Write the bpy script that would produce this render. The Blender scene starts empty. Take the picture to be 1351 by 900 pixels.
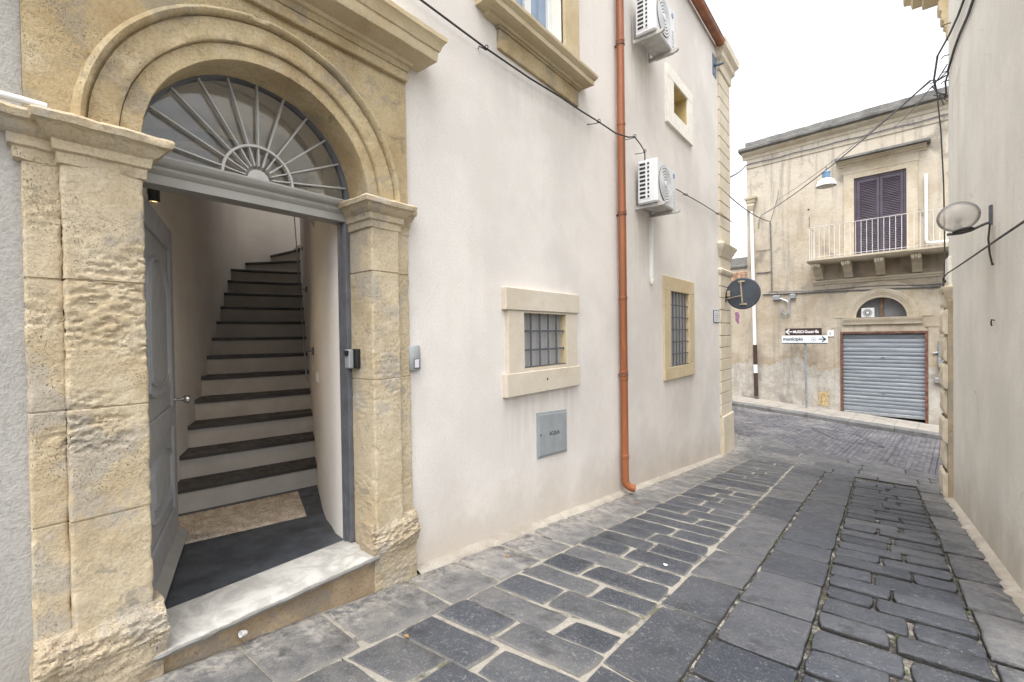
import bpy, math, random
from mathutils import Vector, Matrix, noise
random.seed(7)
R = math.radians
PI = math.pi
scene = bpy.context.scene
col = scene.collection

# ------------------------------------------------------------------ camera
def camera_matrix(loc, yaw, pitch, roll):
    fwd = Vector((-math.sin(yaw)*math.cos(pitch), math.cos(yaw)*math.cos(pitch), math.sin(pitch)))
    right = Vector((math.cos(yaw), math.sin(yaw), 0))
    up = right.cross(fwd)
    r2 = right*math.cos(roll) + up*math.sin(roll)
    u2 = up*math.cos(roll) - right*math.sin(roll)
    m = Matrix((r2, u2, -fwd)).transposed().to_4x4()
    m.translation = Vector(loc)
    return m
cd = bpy.data.cameras.new('camera')
cam = bpy.data.objects.new('camera', cd); col.objects.link(cam)
cd.sensor_width = 36.0
cd.lens = 600.0/1351.0*36.0
cd.clip_start = 0.02; cd.clip_end = 1000
cam.matrix_world = camera_matrix((2.6, 0, 1.55), R(38.8), R(-.752), R(-.8225))
scene.camera = cam

# ------------------------------------------------------------------ light
SUN_EL, SUN_AZ = 66, 168          # azimuth from +Y clockwise towards +X
world = bpy.data.worlds.new('World'); scene.world = world
world.use_nodes = True
wn = world.node_tree; wn.nodes.clear()
sky = wn.nodes.new('ShaderNodeTexSky'); sky.sky_type = 'NISHITA'; sky.sun_disc = False
sky.sun_elevation = R(SUN_EL); sky.sun_rotation = R(SUN_AZ)
sky.air_density = 1.0; sky.dust_density = 4.0; sky.ozone_density = 1.0
hs = wn.nodes.new('ShaderNodeHueSaturation'); hs.inputs['Saturation'].default_value = .16
hs.inputs['Value'].default_value = 1.0
bg = wn.nodes.new('ShaderNodeBackground'); bg.inputs['Strength'].default_value = .15
wo = wn.nodes.new('ShaderNodeOutputWorld')
wn.links.new(sky.outputs[0], hs.inputs['Color']); wn.links.new(hs.outputs[0], bg.inputs['Color'])
wn.links.new(bg.outputs[0], wo.inputs['Surface'])
sd = bpy.data.lights.new('sun', 'SUN'); sd.energy = .9; sd.angle = R(50); sd.color = (1, .965, .92)
so = bpy.data.objects.new('sun', sd); col.objects.link(so)
sv = Vector((math.sin(R(SUN_AZ))*math.cos(R(SUN_EL)), math.cos(R(SUN_AZ))*math.cos(R(SUN_EL)), math.sin(R(SUN_EL))))
so.rotation_euler = sv.to_track_quat('Z', 'Y').to_euler()
so.location = (2, -4, 12)
vs = scene.view_settings
vs.view_transform = 'Standard'; vs.look = 'None'; vs.gamma = 1; vs.use_curve_mapping = False
vs.exposure = 1.62
scene.render.resolution_x = 1024; scene.render.resolution_y = 682
scene.render.engine = 'CYCLES'
scene.cycles.max_bounces = 10; scene.cycles.diffuse_bounces = 6

# ------------------------------------------------------------------ materials
class NT:
    def __init__(s, name):
        s.m = bpy.data.materials.new(name); s.m.use_nodes = True
        s.t = s.m.node_tree; s.t.nodes.clear()
        s.out = s.t.nodes.new('ShaderNodeOutputMaterial')
        s.b = s.t.nodes.new('ShaderNodeBsdfPrincipled')
        s.t.links.new(s.b.outputs[0], s.out.inputs['Surface'])
        s._pos = None
    def put(s, sock, v):
        if v is None: return
        if isinstance(v, bpy.types.NodeSocket): s.t.links.new(v, sock)
        else:
            if sock.type == 'RGBA' and len(v) == 3: v = (*v, 1)
            sock.default_value = v
    def node(s, typ, ins=None, **props):
        n = s.t.nodes.new(typ)
        for k, v in props.items(): setattr(n, k, v)
        for k, v in (ins or {}).items(): s.put(n.inputs[k], v)
        return n
    @property
    def pos(s):
        if s._pos is None: s._pos = s.node('ShaderNodeNewGeometry').outputs['Position']
        return s._pos
    def map(s, scale=(1, 1, 1), loc=(0, 0, 0), rot=(0, 0, 0), v=None):
        return s.node('ShaderNodeMapping', {'Vector': v or s.pos, 'Scale': scale, 'Location': loc, 'Rotation': rot}).outputs[0]
    def noise(s, scale, detail=4, rough=.55, v=None, dist=0, out=0):
        return s.node('ShaderNodeTexNoise', {'Vector': v or s.pos, 'Scale': scale, 'Detail': detail, 'Roughness': rough, 'Distortion': dist}).outputs[out]
    def voro(s, scale, v=None, feature='F1', out=0, rnd=1):
        return s.node('ShaderNodeTexVoronoi', {'Vector': v or s.pos, 'Scale': scale, 'Randomness': rnd}, feature=feature).outputs[out]
    def ramp(s, f, lo, hi, a=0.0, b=1.0, smooth=True):
        n = s.node('ShaderNodeMapRange', {'Value': f, 'From Min': lo, 'From Max': hi, 'To Min': a, 'To Max': b})
        n.interpolation_type = 'SMOOTHSTEP' if smooth else 'LINEAR'
        return n.outputs[0]
    def math(s, op, a, b=None, c=None):
        n = s.node('ShaderNodeMath', operation=op)
        s.put(n.inputs[0], a); s.put(n.inputs[1], b); s.put(n.inputs[2], c)
        return n.outputs[0]
    def mix(s, f, a, b, mode='MIX'):
        n = s.node('ShaderNodeMix', data_type='RGBA', blend_type=mode)
        s.put(n.inputs[0], f); s.put(n.inputs[6], a); s.put(n.inputs[7], b)
        return n.outputs[2]
    def sep(s, v=None):
        return s.node('ShaderNodeSeparateXYZ', {0: v or s.pos}).outputs
    def attr(s, name):
        return s.node('ShaderNodeAttribute', attribute_name=name).outputs['Fac']
    def bump(s, h, strength=.5, dist=.01, prev=None):
        n = s.node('ShaderNodeBump', {'Height': h, 'Strength': strength, 'Distance': dist})
        if prev: s.put(n.inputs['Normal'], prev)
        return n.outputs[0]
    def done(s, color=None, rough=.8, normal=None, **kw):
        s.put(s.b.inputs['Base Color'], color); s.put(s.b.inputs['Roughness'], rough)
        if normal: s.put(s.b.inputs['Normal'], normal)
        for k, v in kw.items(): s.put(s.b.inputs[k.replace('_', ' ')], v)
        return s.m

def simple(name, c, rough=.5, metal=0, var=.12, scale=9, bump=0, spec=.5, streak=False):
    t = NT(name)
    v = t.map((1, 1, .12)) if streak else None
    n = t.noise(scale, 5, .6, v)
    dark = tuple(x*(1-var*2) for x in c); lite = tuple(min(1, x*(1+var)) for x in c)
    cl = t.mix(t.ramp(n, .3, .7), dark, lite)
    rr = t.ramp(t.noise(scale*2.3, 3), .3, .7, max(0, rough-.1), min(1, rough+.1))
    nb = t.bump(t.noise(scale*14, 3), bump, .003) if bump else None
    return t.done(cl, rr, nb, Metallic=metal, Specular_IOR_Level=spec)

def mat_plaster(name, c, grain=170, gstr=.5, dirt=(.40, .33, .25), slope=.1152, base=.105, warm=None, dirt_amt=.75, streak=.25, drips=(), crack=.0, fine=.22):
    t = NT(name)
    big = t.noise(.9, 5, .6); mid = t.noise(4.5, 6, .65)
    c2 = tuple(x*.90 for x in c); c3 = tuple(min(1, x*1.05) for x in c)
    cl = t.mix(t.ramp(big, .35, .65), c2, c3)
    cl = t.mix(t.math('MULTIPLY', t.ramp(mid, .45, .75), .30), cl, warm or tuple(x*y for x, y in zip(c, (.93, .88, .82))))
    st = t.noise(1.6, 5, .6, t.map((2.5, 2.5, .18)))
    cl = t.mix(t.math('MULTIPLY', t.ramp(st, .5, .75), streak), cl, tuple(x*y for x, y in zip(c, (.80, .76, .70))))
    x, y, z = t.sep()[:3]
    h = t.math('SUBTRACT', t.math('ADD', z, t.math('MULTIPLY', y, slope)), base)     # height over the sloping ground
    hn = t.math('ADD', h, t.math('MULTIPLY', t.math('SUBTRACT', t.noise(2.2, 6, .7), .5), 1.1))
    cl = t.mix(t.math('MULTIPLY', t.ramp(hn, .75, -.12), dirt_amt), cl, dirt)
    cl = t.mix(t.math('MULTIPLY', t.ramp(t.noise(grain*.5, 4, .7), .42, .66), fine), cl, tuple(k*.66 for k in c))
    for (ya, yb, zt, ln, am) in drips:      # rain-borne dirt below ledges and brackets
        mk = t.math('MULTIPLY', t.math('MULTIPLY', t.ramp(y, ya-.06, ya+.06), t.ramp(y, yb+.06, yb-.06)), t.math('MULTIPLY', t.ramp(z, zt-ln, zt, smooth=False), t.math('LESS_THAN', z, zt)))
        mk = t.math('MULTIPLY', mk, t.ramp(t.noise(5, 5, .65, t.map((2.2, 2.2, .16), (ya, yb, 0))), .36, .62))
        cl = t.mix(t.math('MULTIPLY', mk, am), cl, tuple(a*b for a, b in zip(c, (.62, .56, .48))))
    if crack:
        wv = t.node('ShaderNodeVectorMath', {0: t.pos, 1: t.node('ShaderNodeVectorMath', {0: t.node('ShaderNodeTexNoise', {'Vector': t.pos, 'Scale': 2.4, 'Detail': 6.0}).outputs['Color'], 1: (.55, .55, .55)}, operation='MULTIPLY').outputs[0]}, operation='ADD').outputs[0]
        ck = t.ramp(t.voro(.55, wv, 'DISTANCE_TO_EDGE'), .0045, .0015)
        ck = t.math('MULTIPLY', ck, t.ramp(t.noise(.8, 3, .5, t.map((1, 1, 1), (4, 2, 7))), .5, .6))
        cl = t.mix(t.math('MULTIPLY', ck, crack), cl, tuple(k*.45 for k in c))
    sp = t.ramp(t.noise(26, 2, .5), .71, .75)
    cl = t.mix(t.math('MULTIPLY', sp, .18), cl, tuple(k*.6 for k in c))
    g1 = t.noise(grain, 3, .6); g2 = t.noise(grain*.28, 3, .6)
    nb = t.bump(t.noise(3.0, 3), .14, .03)
    nb = t.bump(g2, gstr*.28, .005, nb); nb = t.bump(g1, gstr, .003, nb)
    return t.done(cl, .92, nb, Specular_IOR_Level=.2)

def mat_limestone(name, a=(.50, .375, .215), b=(.375, .255, .12), g=(.36, .325, .27), pits=1.0, lite=(.60, .50, .34), gray=.5, grain=1.0, fine=.35):
    t = NT(name)
    big = t.noise(1.7, 6, .62, dist=.4); mid = t.noise(7, 6, .68, dist=.3)
    cl = t.mix(t.ramp(big, .32, .62), b, a)
    cl = t.mix(t.math('MULTIPLY', t.ramp(mid, .48, .72), .55), cl, lite)
    cl = t.mix(t.math('MULTIPLY', t.ramp(t.noise(2.6, 6, .7, t.map((1, 1, 1), (5, 3, 1))), .53, .61), gray*.8), cl, g)
    cl = t.mix(t.math('MULTIPLY', t.ramp(t.noise(16, 5, .7), .55, .75), .45), cl, tuple(k*.72 for k in b))
    cl = t.mix(t.math('MULTIPLY', t.ramp(t.noise(70, 5, .75), .44, .68), fine), cl, tuple(k*.50 for k in a))
    cl = t.mix(t.math('MULTIPLY', t.ramp(t.noise(5.5, 7, .75, t.map((1, 1, 1.6), (1, 8, 2)), dist=.8), .58, .66), gray*.7), cl, tuple(k*.55 for k in g))
    pv = t.map((1, 1, 1.9))
    vo = t.voro(36, t.node('ShaderNodeVectorMath', {0: pv, 1: t.node('ShaderNodeTexNoise', {'Vector': t.pos, 'Scale': 9.0}).outputs['Color']}, operation='ADD').outputs[0])
    region = t.ramp(t.noise(3.1, 4, .6, t.map((1, 1, 1), (2, 9, 4))), .44, .58)
    pit = t.math('MULTIPLY', t.ramp(vo, .27, .13), region)
    pit = t.math('MULTIPLY', pit, pits)
    cl = t.mix(t.math('MULTIPLY', pit, .7), cl, tuple(k*.30 for k in b))
    nb = t.bump(t.noise(11, 6, .7), .45*grain, .02)
    nb = t.bump(t.noise(120, 3, .6), .45*grain, .003, nb)
    nb = t.bump(t.math('MULTIPLY', pit, -1), .9, .012, nb)
    return t.done(cl, .9, nb, Specular_IOR_Level=.2)

def mat_basalt():
    t = NT('basalt')
    r = t.attr('rnd'); gl = t.attr('pale')
    cl = t.mix(r, (.026, .031, .042), (.052, .058, .072))
    cl = t.mix(gl, cl, t.mix(t.ramp(t.noise(6, 5, .65), .35, .65), (.33, .31, .28), (.15, .148, .145)))
    mott = t.noise(24, 6, .7, dist=1.8)
    cl = t.mix(t.math('MULTIPLY', t.ramp(mott, .57, .64), .50), cl, (.20, .20, .20))
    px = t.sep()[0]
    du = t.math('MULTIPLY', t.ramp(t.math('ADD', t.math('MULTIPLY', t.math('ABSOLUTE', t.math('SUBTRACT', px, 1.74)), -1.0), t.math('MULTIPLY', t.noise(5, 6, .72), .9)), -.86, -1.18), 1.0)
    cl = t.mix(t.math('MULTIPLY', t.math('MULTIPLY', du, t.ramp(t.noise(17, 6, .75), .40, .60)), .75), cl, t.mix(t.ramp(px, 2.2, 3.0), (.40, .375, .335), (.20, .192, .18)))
    v = t.map((26, 26, 26), rot=(0, 0, .6))
    sc = t.ramp(t.noise(22, 4, .65, dist=3.5), .58, .63)
    cl = t.mix(t.math('MULTIPLY', t.math('MULTIPLY', sc, t.ramp(px, 2.1, 1.2, .35, 1)), .6), cl, (.24, .235, .23))
    cl = t.mix(t.math('MULTIPLY', t.ramp(t.noise(1.3, 5, .65), .45, .65), .35), cl, (.085, .09, .098))
    cl = t.mix(t.math('MULTIPLY', t.ramp(t.noise(3.4, 6, .7, t.map((1, 1, 1), (8, 1, 3))), .55, .66), .55), cl, (.022, .024, .028))
    cl = t.mix(t.math('MULTIPLY', t.ramp(t.noise(60, 3), .66, .72), .5), cl, (.34, .32, .29))
    spots = t.ramp(t.voro(5.5), .07, .03)
    cl = t.mix(t.math('MULTIPLY', spots, .6), cl, (.02, .02, .022))
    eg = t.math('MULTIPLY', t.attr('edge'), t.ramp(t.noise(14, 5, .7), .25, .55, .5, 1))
    cl = t.mix(eg, cl, t.mix(t.ramp(px, 1.3, 2.1), (.17, .16, .143), (.014, .0135, .013)))  # joint shade painted on the far-side shoulders, pale mortar smear near the house
    rr = t.ramp(t.noise(7, 5, .6), .3, .7, .40, .68)
    nb = t.bump(t.noise(9, 5, .6), .4, .02); nb = t.bump(t.noise(60, 4, .7), .8, .007, nb)
    return t.done(cl, rr, nb, Specular_IOR_Level=.36)

def mat_mortar(name='mortar', moss=True):
    t = NT(name)
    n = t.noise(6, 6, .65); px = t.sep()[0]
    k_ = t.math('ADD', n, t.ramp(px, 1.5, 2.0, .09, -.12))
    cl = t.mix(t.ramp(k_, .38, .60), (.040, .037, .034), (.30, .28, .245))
    cl = t.mix(t.math('MULTIPLY', t.ramp(t.noise(40, 4, .7), .5, .7), .5), cl, (.42, .39, .34))
    if moss:
        cl = t.mix(t.math('MULTIPLY', t.ramp(t.noise(2.3, 5, .7, t.map((1, 1, 1), (3, 1, 0))), .55, .68), .8), cl, (.07, .075, .03))
    nb = t.bump(t.noise(45, 5, .7), .8, .012)
    return t.done(cl, .95, nb, Specular_IOR_Level=.2)

def mat_cobble():
    t = NT('cobble')
    r = t.attr('rnd')
    cl = t.mix(r, (.062, .063, .076), (.135, .131, .140))
    cl = t.mix(t.math('MULTIPLY', t.ramp(t.noise(1.1, 5, .6), .5, .68), .5), cl, (.25, .24, .235))
    nb = t.bump(t.noise(50, 3), .4, .005)
    return t.done(cl, t.ramp(t.noise(1.7, 3), .35, .65, .36, .65), nb, Specular_IOR_Level=.42)

def mat_facade():
    t = NT('old_plaster')
    x, y, z = t.sep()[:3]
    big = t.noise(.8, 6, .65, dist=.5); mid = t.noise(3.2, 7, .7, dist=.3)
    cl = t.mix(t.ramp(big, .34, .64), (.365, .305, .225), (.455, .405, .33))
    cl = t.mix(t.math('MULTIPLY', t.ramp(mid, .50, .70), .6), cl, (.46, .41, .335))
    cl = t.mix(t.math('MULTIPLY', t.ramp(t.noise(2.1, 7, .7, t.map((1, 1, 1), (7, 2, 5)), dist=.6), .56, .70), .5), cl, (.30, .22, .13))
    # upper storeys washed paler
    up = t.ramp(t.math('ADD', z, t.math('MULTIPLY', t.noise(.9, 4), 2.4)), 5.0, 8.6)
    cl = t.mix(t.math('MULTIPLY', up, .65), cl, (.52, .475, .40))
    # cement render repairs on the lowest band, ragged edge
    lo = t.math('ADD', t.math('ADD', z, t.math('MULTIPLY', x, .03)), t.math('MULTIPLY', t.math('SUBTRACT', t.noise(1.0, 6, .66, dist=.4), .5), 2.6))
    lof = t.ramp(lo, .42, .30)
    cem = t.mix(t.ramp(t.noise(2.6, 6, .7), .38, .62), (.34, .32, .285), (.47, .455, .42))
    cl = t.mix(t.math('MULTIPLY', lof, .85), cl, cem)
    edge = t.math('MULTIPLY', t.ramp(lo, .30, .42), t.ramp(lo, .62, .45))
    cl = t.mix(t.math('MULTIPLY', edge, .35), cl, (.24, .165, .09))
    # grey weather streaks and sooty patches
    st = t.noise(2.0, 6, .65, t.map((2.2, 2.2, .22)))
    cl = t.mix(t.math('MULTIPLY', t.ramp(st, .50, .68), .6), cl, (.245, .225, .195))
    so_ = t.ramp(t.noise(1.15, 5, .6, t.map((1, 1, .8), (1.5, 4, 2.2))), .55, .68)
    cl = t.mix(t.math('MULTIPLY', so_, .7), cl, (.17, .155, .135))
    cl = t.mix(t.math('MULTIPLY', t.ramp(t.noise(30, 5, .75), .45, .68), .35), cl, (.24, .20, .15))
    nb = t.bump(t.noise(5, 6, .7), .5, .04); nb = t.bump(t.noise(60, 3), .4, .008, nb)
    return t.done(cl, .92, nb, Specular_IOR_Level=.2)

def mat_marble():
    t = NT('marble')
    v = t.noise(5, 7, .7, dist=1.2)
    cl = t.mix(t.ramp(v, .38, .6), (.36, .35, .325), (.52, .51, .48))
    cl = t.mix(t.math('MULTIPLY', t.ramp(t.noise(14, 6, .75), .56, .7), .5), cl, (.30, .28, .24))
    # dark lip at the front edge, shadow under it painted into the colour
    x, y, z = t.sep()[:3]
    e = t.ramp(t.math('ADD', x, t.math('MULTIPLY', t.math('SUBTRACT', t.noise(9, 5, .7), .5), .05)), .090, .106)
    zz = t.ramp(z, .1485, .143)
    cl = t.mix(t.math('MULTIPLY', t.math('MAXIMUM', e, zz), .75), cl, (.10, .095, .085))
    nb = t.bump(t.noise(22, 5, .7), .35, .006)
    return t.done(cl, .55, nb)

def mat_glass(name, tint=(.9, .93, .95), alpha_rough=.02):
    t = NT(name)
    tr = t.node('ShaderNodeBsdfTransparent', {'Color': tint})
    gl = t.node('ShaderNodeBsdfGlossy', {'Color': (1, 1, 1), 'Roughness': alpha_rough})
    fr = t.node('ShaderNodeFresnel', {'IOR': 1.5})
    ms = t.node('ShaderNodeMixShader')
    t.put(ms.inputs[0], fr.outputs[0]); t.put(ms.inputs[1], tr.outputs[0]); t.put(ms.inputs[2], gl.outputs[0])
    t.t.links.new(ms.outputs[0], t.out.inputs['Surface'])
    return t.m

def mat_shutter_metal():
    t = NT('galvanised_shutter')
    n = t.noise(3, 6, .65, t.map((.6, 1, 5)))
    cl = t.mix(t.ramp(n, .35, .65), (.20, .225, .255), (.275, .30, .335))
    cl = t.mix(t.math('MULTIPLY', t.ramp(t.noise(4, 6, .7, t.map((.5, 1, 2), (3, 3, 3))), .57, .72), .6), cl, (.16, .14, .125))
    return t.done(cl, .5, t.bump(t.noise(30, 3), .2, .004), Metallic=.2)

def mat_rust(name='rusty_iron', c=(.13, .058, .038)):
    t = NT(name)
    n = t.noise(9, 6, .7)
    cl = t.mix(t.ramp(n, .35, .65), tuple(k*.55 for k in c), tuple(min(1, k*1.5) for k in c))
    return t.done(cl, .8, t.bump(t.noise(70, 4), .5, .004))

def mat_mat():
    t = NT('jute')
    v = t.map((95, 95, 95), rot=(0, 0, .27))
    w = t.voro(1.0, v)
    cl = t.mix(t.ramp(w, .1, .7), (.54, .475, .395), (.27, .22, .17))
    cl = t.mix(t.math('MULTIPLY', t.ramp(t.noise(12, 4), .4, .65), .5), cl, (.58, .51, .42))
    return t.done(cl, .95, t.bump(w, -.9, .012), Specular_IOR_Level=.1)

MT = {}
MT['plaster'] = mat_plaster('cream_plaster', (.73, .692, .648), 130, .9, dirt=(.50, .43, .355), streak=.15, crack=.10, fine=.30, drips=((3.1, 4.35, 1.0, .75, .4), (5.95, 6.7, 3.25, 1.3, .35), (3.0, 4.5, 4.07, .7, .2), (7.0, 8.45, .80, .9, .25), (7.2, 8.4, 4.88, .7, .2), (5.85, 6.6, 5.45, 1.2, .3), (5.3, 5.52, 4.0, 3.5, .2)))
MT['plaster_gray'] = mat_plaster('grey_roughcast', (.455, .44, .41), 95, 1.2, dirt=(.33, .31, .28), streak=.15, fine=.55)
MT['plaster_r'] = mat_plaster('pale_grey_plaster', (.79, .765, .705), 110, .8, dirt=(.47, .42, .35), streak=.22, crack=.5, fine=.30, drips=((5.9, 6.5, 2.5, 1.2, .5), (8.3, 9.2, 5.0, 2.2, .5)))
MT['plaster_in'] = mat_plaster('hall_plaster', (.78, .745, .70), 150, .3, slope=0, base=-5, streak=.1)
MT['plaster_jamb'] = simple('white_wall_paint', (.60, .59, .58), .7, var=.05)
MT['stone'] = mat_limestone('limestone', a=(.555, .465, .325), b=(.47, .375, .24), g=(.375, .355, .32), lite=(.63, .56, .43), gray=.75, grain=1.3, fine=.5)
MT['stone_arch'] = mat_limestone('ochre_limestone', a=(.52, .42, .255), b=(.40, .295, .16), g=(.30, .27, .22), lite=(.59, .51, .37), gray=.75, pits=1.0, grain=1.3, fine=.5)
MT['stone_trim'] = mat_limestone('pale_trim_stone', a=(.60, .54, .45), b=(.545, .475, .375), g=(.55, .52, .47), lite=(.64, .59, .51), pits=.12, gray=.2, grain=.35, fine=.1)
MT['stone_sill'] = mat_limestone('honey_trim_stone', a=(.60, .505, .34), b=(.52, .41, .245), lite=(.64, .56, .42), pits=.3, gray=.2, grain=.6, fine=.2)
MT['stone_quoin'] = mat_limestone('quoin_stone', a=(.67, .60, .48), b=(.60, .52, .385), lite=(.70, .64, .54), pits=.25, gray=.2, grain=.6)
MT['stone_base'] = mat_limestone('eroded_stone', a=(.48, .40, .285), b=(.36, .28, .185), g=(.36, .335, .29), lite=(.56, .50, .40), pits=1, gray=.8, grain=2.2, fine=.5)
MT['stone_dirty'] = mat_limestone('stained_footing', a=(.36, .275, .18), b=(.24, .175, .11), g=(.22, .20, .17), lite=(.42, .35, .25), pits=.5, gray=.9, fine=.5)
MT['facade'] = mat_facade()
MT['facade_stone'] = mat_limestone('facade_stone', a=(.50, .445, .35), b=(.41, .345, .245), lite=(.56, .51, .43), pits=.3, gray=.5, grain=.8)
MT['roofstone'] = mat_limestone('lichened_stone', a=(.20, .195, .185), b=(.12, .118, .113), g=(.17, .168, .16), lite=(.28, .272, .255), pits=.8, gray=.6)
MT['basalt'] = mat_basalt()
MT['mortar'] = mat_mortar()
MT['cobble'] = mat_cobble()
MT['cement'] = mat_limestone('cement_fillet', a=(.44, .40, .345), b=(.33, .295, .25), g=(.36, .34, .31), lite=(.50, .465, .41), pits=.4, gray=.4)
MT['pavement'] = mat_limestone('pavement_stone', a=(.33, .305, .27), b=(.25, .23, .205), g=(.29, .28, .265), lite=(.40, .37, .325), pits=.2, gray=.5, grain=.5)
MT['kerb'] = mat_limestone('kerb_stone', a=(.17, .17, .168), b=(.11, .11, .112), g=(.15, .15, .15), lite=(.24, .238, .232), pits=.2, gray=.4, grain=.6)
MT['marble'] = mat_marble()
MT['slate'] = simple('slate', (.052, .058, .068), .42, var=.22, scale=5, bump=.15)
MT['tread'] = simple('dark_tread_stone', (.040, .036, .034), .5, var=.2, scale=6, bump=.1)
MT['riser'] = simple('riser_paint', (.46, .43, .39), .75, var=.06, scale=4)
MT['door'] = simple('grey_door_paint', (.30, .305, .315), .55, var=.02, scale=5)
MT['door_light'] = simple('aluminium_grey_paint', (.30, .29, .268), .38, var=.05, scale=5)
MT['muntin'] = simple('pale_grey_metal', (.46, .45, .43), .42, var=.05)
MT['frame_dark'] = simple('dark_grey_metal', (.12, .125, .14), .45, var=.1)
MT['steel'] = simple('polished_steel', (.60, .60, .60), .22, metal=1, var=.03)
MT['black'] = simple('matt_black', (.014, .014, .015), .5, var=.1)
MT['cable'] = simple('black_cable', (.035, .033, .032), .6, var=.2)
MT['cable_gray'] = simple('grey_cable', (.14, .14, .145), .6, var=.2)
MT['iron'] = simple('grey_iron', (.085, .09, .105), .55, var=.15)
MT['copper'] = simple('copper_paint', (.27, .092, .036), .45, var=.20, scale=4, metal=.1, streak=True)
MT['white_pvc'] = simple('white_plastic', (.74, .74, .73), .45, var=.03)
MT['ac'] = simple('ac_casing', (.68, .69, .70), .45, var=.04, scale=3)
MT['ac_gray'] = simple('ac_underside', (.47, .46, .43), .55, var=.10)
MT['ac_grille'] = simple('ac_grille_plastic', (.13, .13, .13), .5, var=.08)
MT['ac_dark'] = simple('ac_slot', (.02, .02, .022), .6)
MT['badge_blue'] = simple('blue_badge', (.02, .17, .42), .4)
MT['hatch'] = simple('hatch_grey', (.30, .325, .335), .42, var=.07, scale=4)
MT['hatch_text'] = simple('hatch_lettering', (.09, .095, .10), .5)
MT['box_gray'] = simple('bell_grey', (.30, .32, .32), .4, var=.05)
MT['lilac'] = simple('bell_button', (.62, .60, .68), .3, var=.02)
MT['glass'] = mat_glass('window_glass')
MT['pane_gray'] = simple('pale_grey_pane', (.40, .395, .39), .8, var=.10, scale=6, streak=True)  # reflection in the window glass painted as pale grey
MT['pane_sky'] = simple('window_pane', (.22, .30, .42), .06, var=.15, scale=1.2, spec=.8)  # sky reflection painted in as a blue pane colour
MT['pane_dark'] = simple('dark_pane', (.16, .165, .175), .18, var=.1, scale=3)
MT['pvc_win'] = simple('white_window_frame', (.72, .72, .70), .4, var=.03)
MT['reveal_yellow'] = simple('yellow_reveal', (.56, .44, .21), .85, var=.06)
MT['trim_white'] = simple('white_trim_paint', (.80, .775, .70), .8, var=.04)
MT['purple'] = simple('purple_paint', (.060, .045, .066), .5, var=.14, scale=3)
MT['rail_white'] = simple('white_rail_paint', (.58, .57, .55), .5, var=.06)
MT['shutter'] = mat_shutter_metal()
MT['rust'] = mat_rust()
MT['wood'] = simple('brown_wood', (.17, .095, .05), .6, var=.15)
MT['sign_brown'] = simple('brown_sign', (.040, .020, .020), .4, var=.06)
MT['sign_white'] = simple('white_sign', (.66, .70, .74), .4, var=.04)
MT['ink'] = simple('sign_ink', (.012, .02, .03), .5)
MT['sign_letter'] = simple('sign_white_letter', (.80, .78, .78), .5)
MT['galv'] = simple('galvanised_pole', (.33, .35, .37), .45, metal=.5, var=.1)
MT['sign_back'] = simple('sign_back_grey', (.050, .062, .078), .5, var=.12, scale=6)
MT['bracket_tan'] = simple('weathered_bracket', (.36, .30, .22), .55, var=.2)
MT['blue_iron'] = simple('blue_grey_iron', (.09, .12, .19), .5, var=.15)
MT['plate_white'] = simple('enamel_white', (.72, .74, .76), .35, var=.03)
MT['brown_pipe'] = simple('brown_pipe_paint', (.055, .028, .022), .5, var=.15)
MT['ochre_patch'] = simple('bare_ochre_stone', (.46, .345, .19), .9, var=.25, scale=12, bump=.5)
MT['magenta'] = simple('magenta_spray', (.24, .11, .20), .8, var=.1)
MT['lamp_blue'] = simple('lamp_body_blue', (.17, .30, .46), .45, var=.08)
MT['jute'] = mat_mat()
MT['moss'] = simple('moss_green', (.045, .085, .018), .9, var=.3, scale=60)
MT['litter'] = simple('litter_white', (.72, .71, .70), .5, var=.05)
MT['leaf'] = simple('dry_leaf', (.30, .17, .07), .8, var=.2)
MT['terracotta'] = mat_rust('terracotta', (.30, .19, .12))
def _globe():
    t = NT('smoky_globe')
    tr = t.node('ShaderNodeBsdfTransparent', {'Color': (.90, .88, .86)})
    di = t.node('ShaderNodeBsdfTranslucent', {'Color': (.92, .90, .87)})
    df = t.node('ShaderNodeBsdfDiffuse', {'Color': (.80, .78, .75)})
    gl = t.node('ShaderNodeBsdfGlossy', {'Roughness': .12})
    a = t.node('ShaderNodeMixShader', {0: .5}); t.put(a.inputs[1], di.outputs[0]); t.put(a.inputs[2], df.outputs[0])
    b = t.node('ShaderNodeMixShader', {0: .36}); t.put(b.inputs[1], tr.outputs[0]); t.put(b.inputs[2], a.outputs[0])
    c = t.node('ShaderNodeMixShader'); t.put(c.inputs[0], t.node('ShaderNodeFresnel', {'IOR': 1.18}).outputs[0])
    t.put(c.inputs[1], b.outputs[0]); t.put(c.inputs[2], gl.outputs[0])
    t.t.links.new(c.outputs[0], t.out.inputs['Surface'])
    return t.m
MT['globe'] = _globe()
def _emit(name, c, s):
    t = NT(name); t.put(t.b.inputs['Emission Color'], c); t.put(t.b.inputs['Emission Strength'], s)
    return t.done((.8, .6, .3), .4)
MT['lamp_glow'] = _emit('lamp_glow', (1, .62, .22), 1.6)

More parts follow.
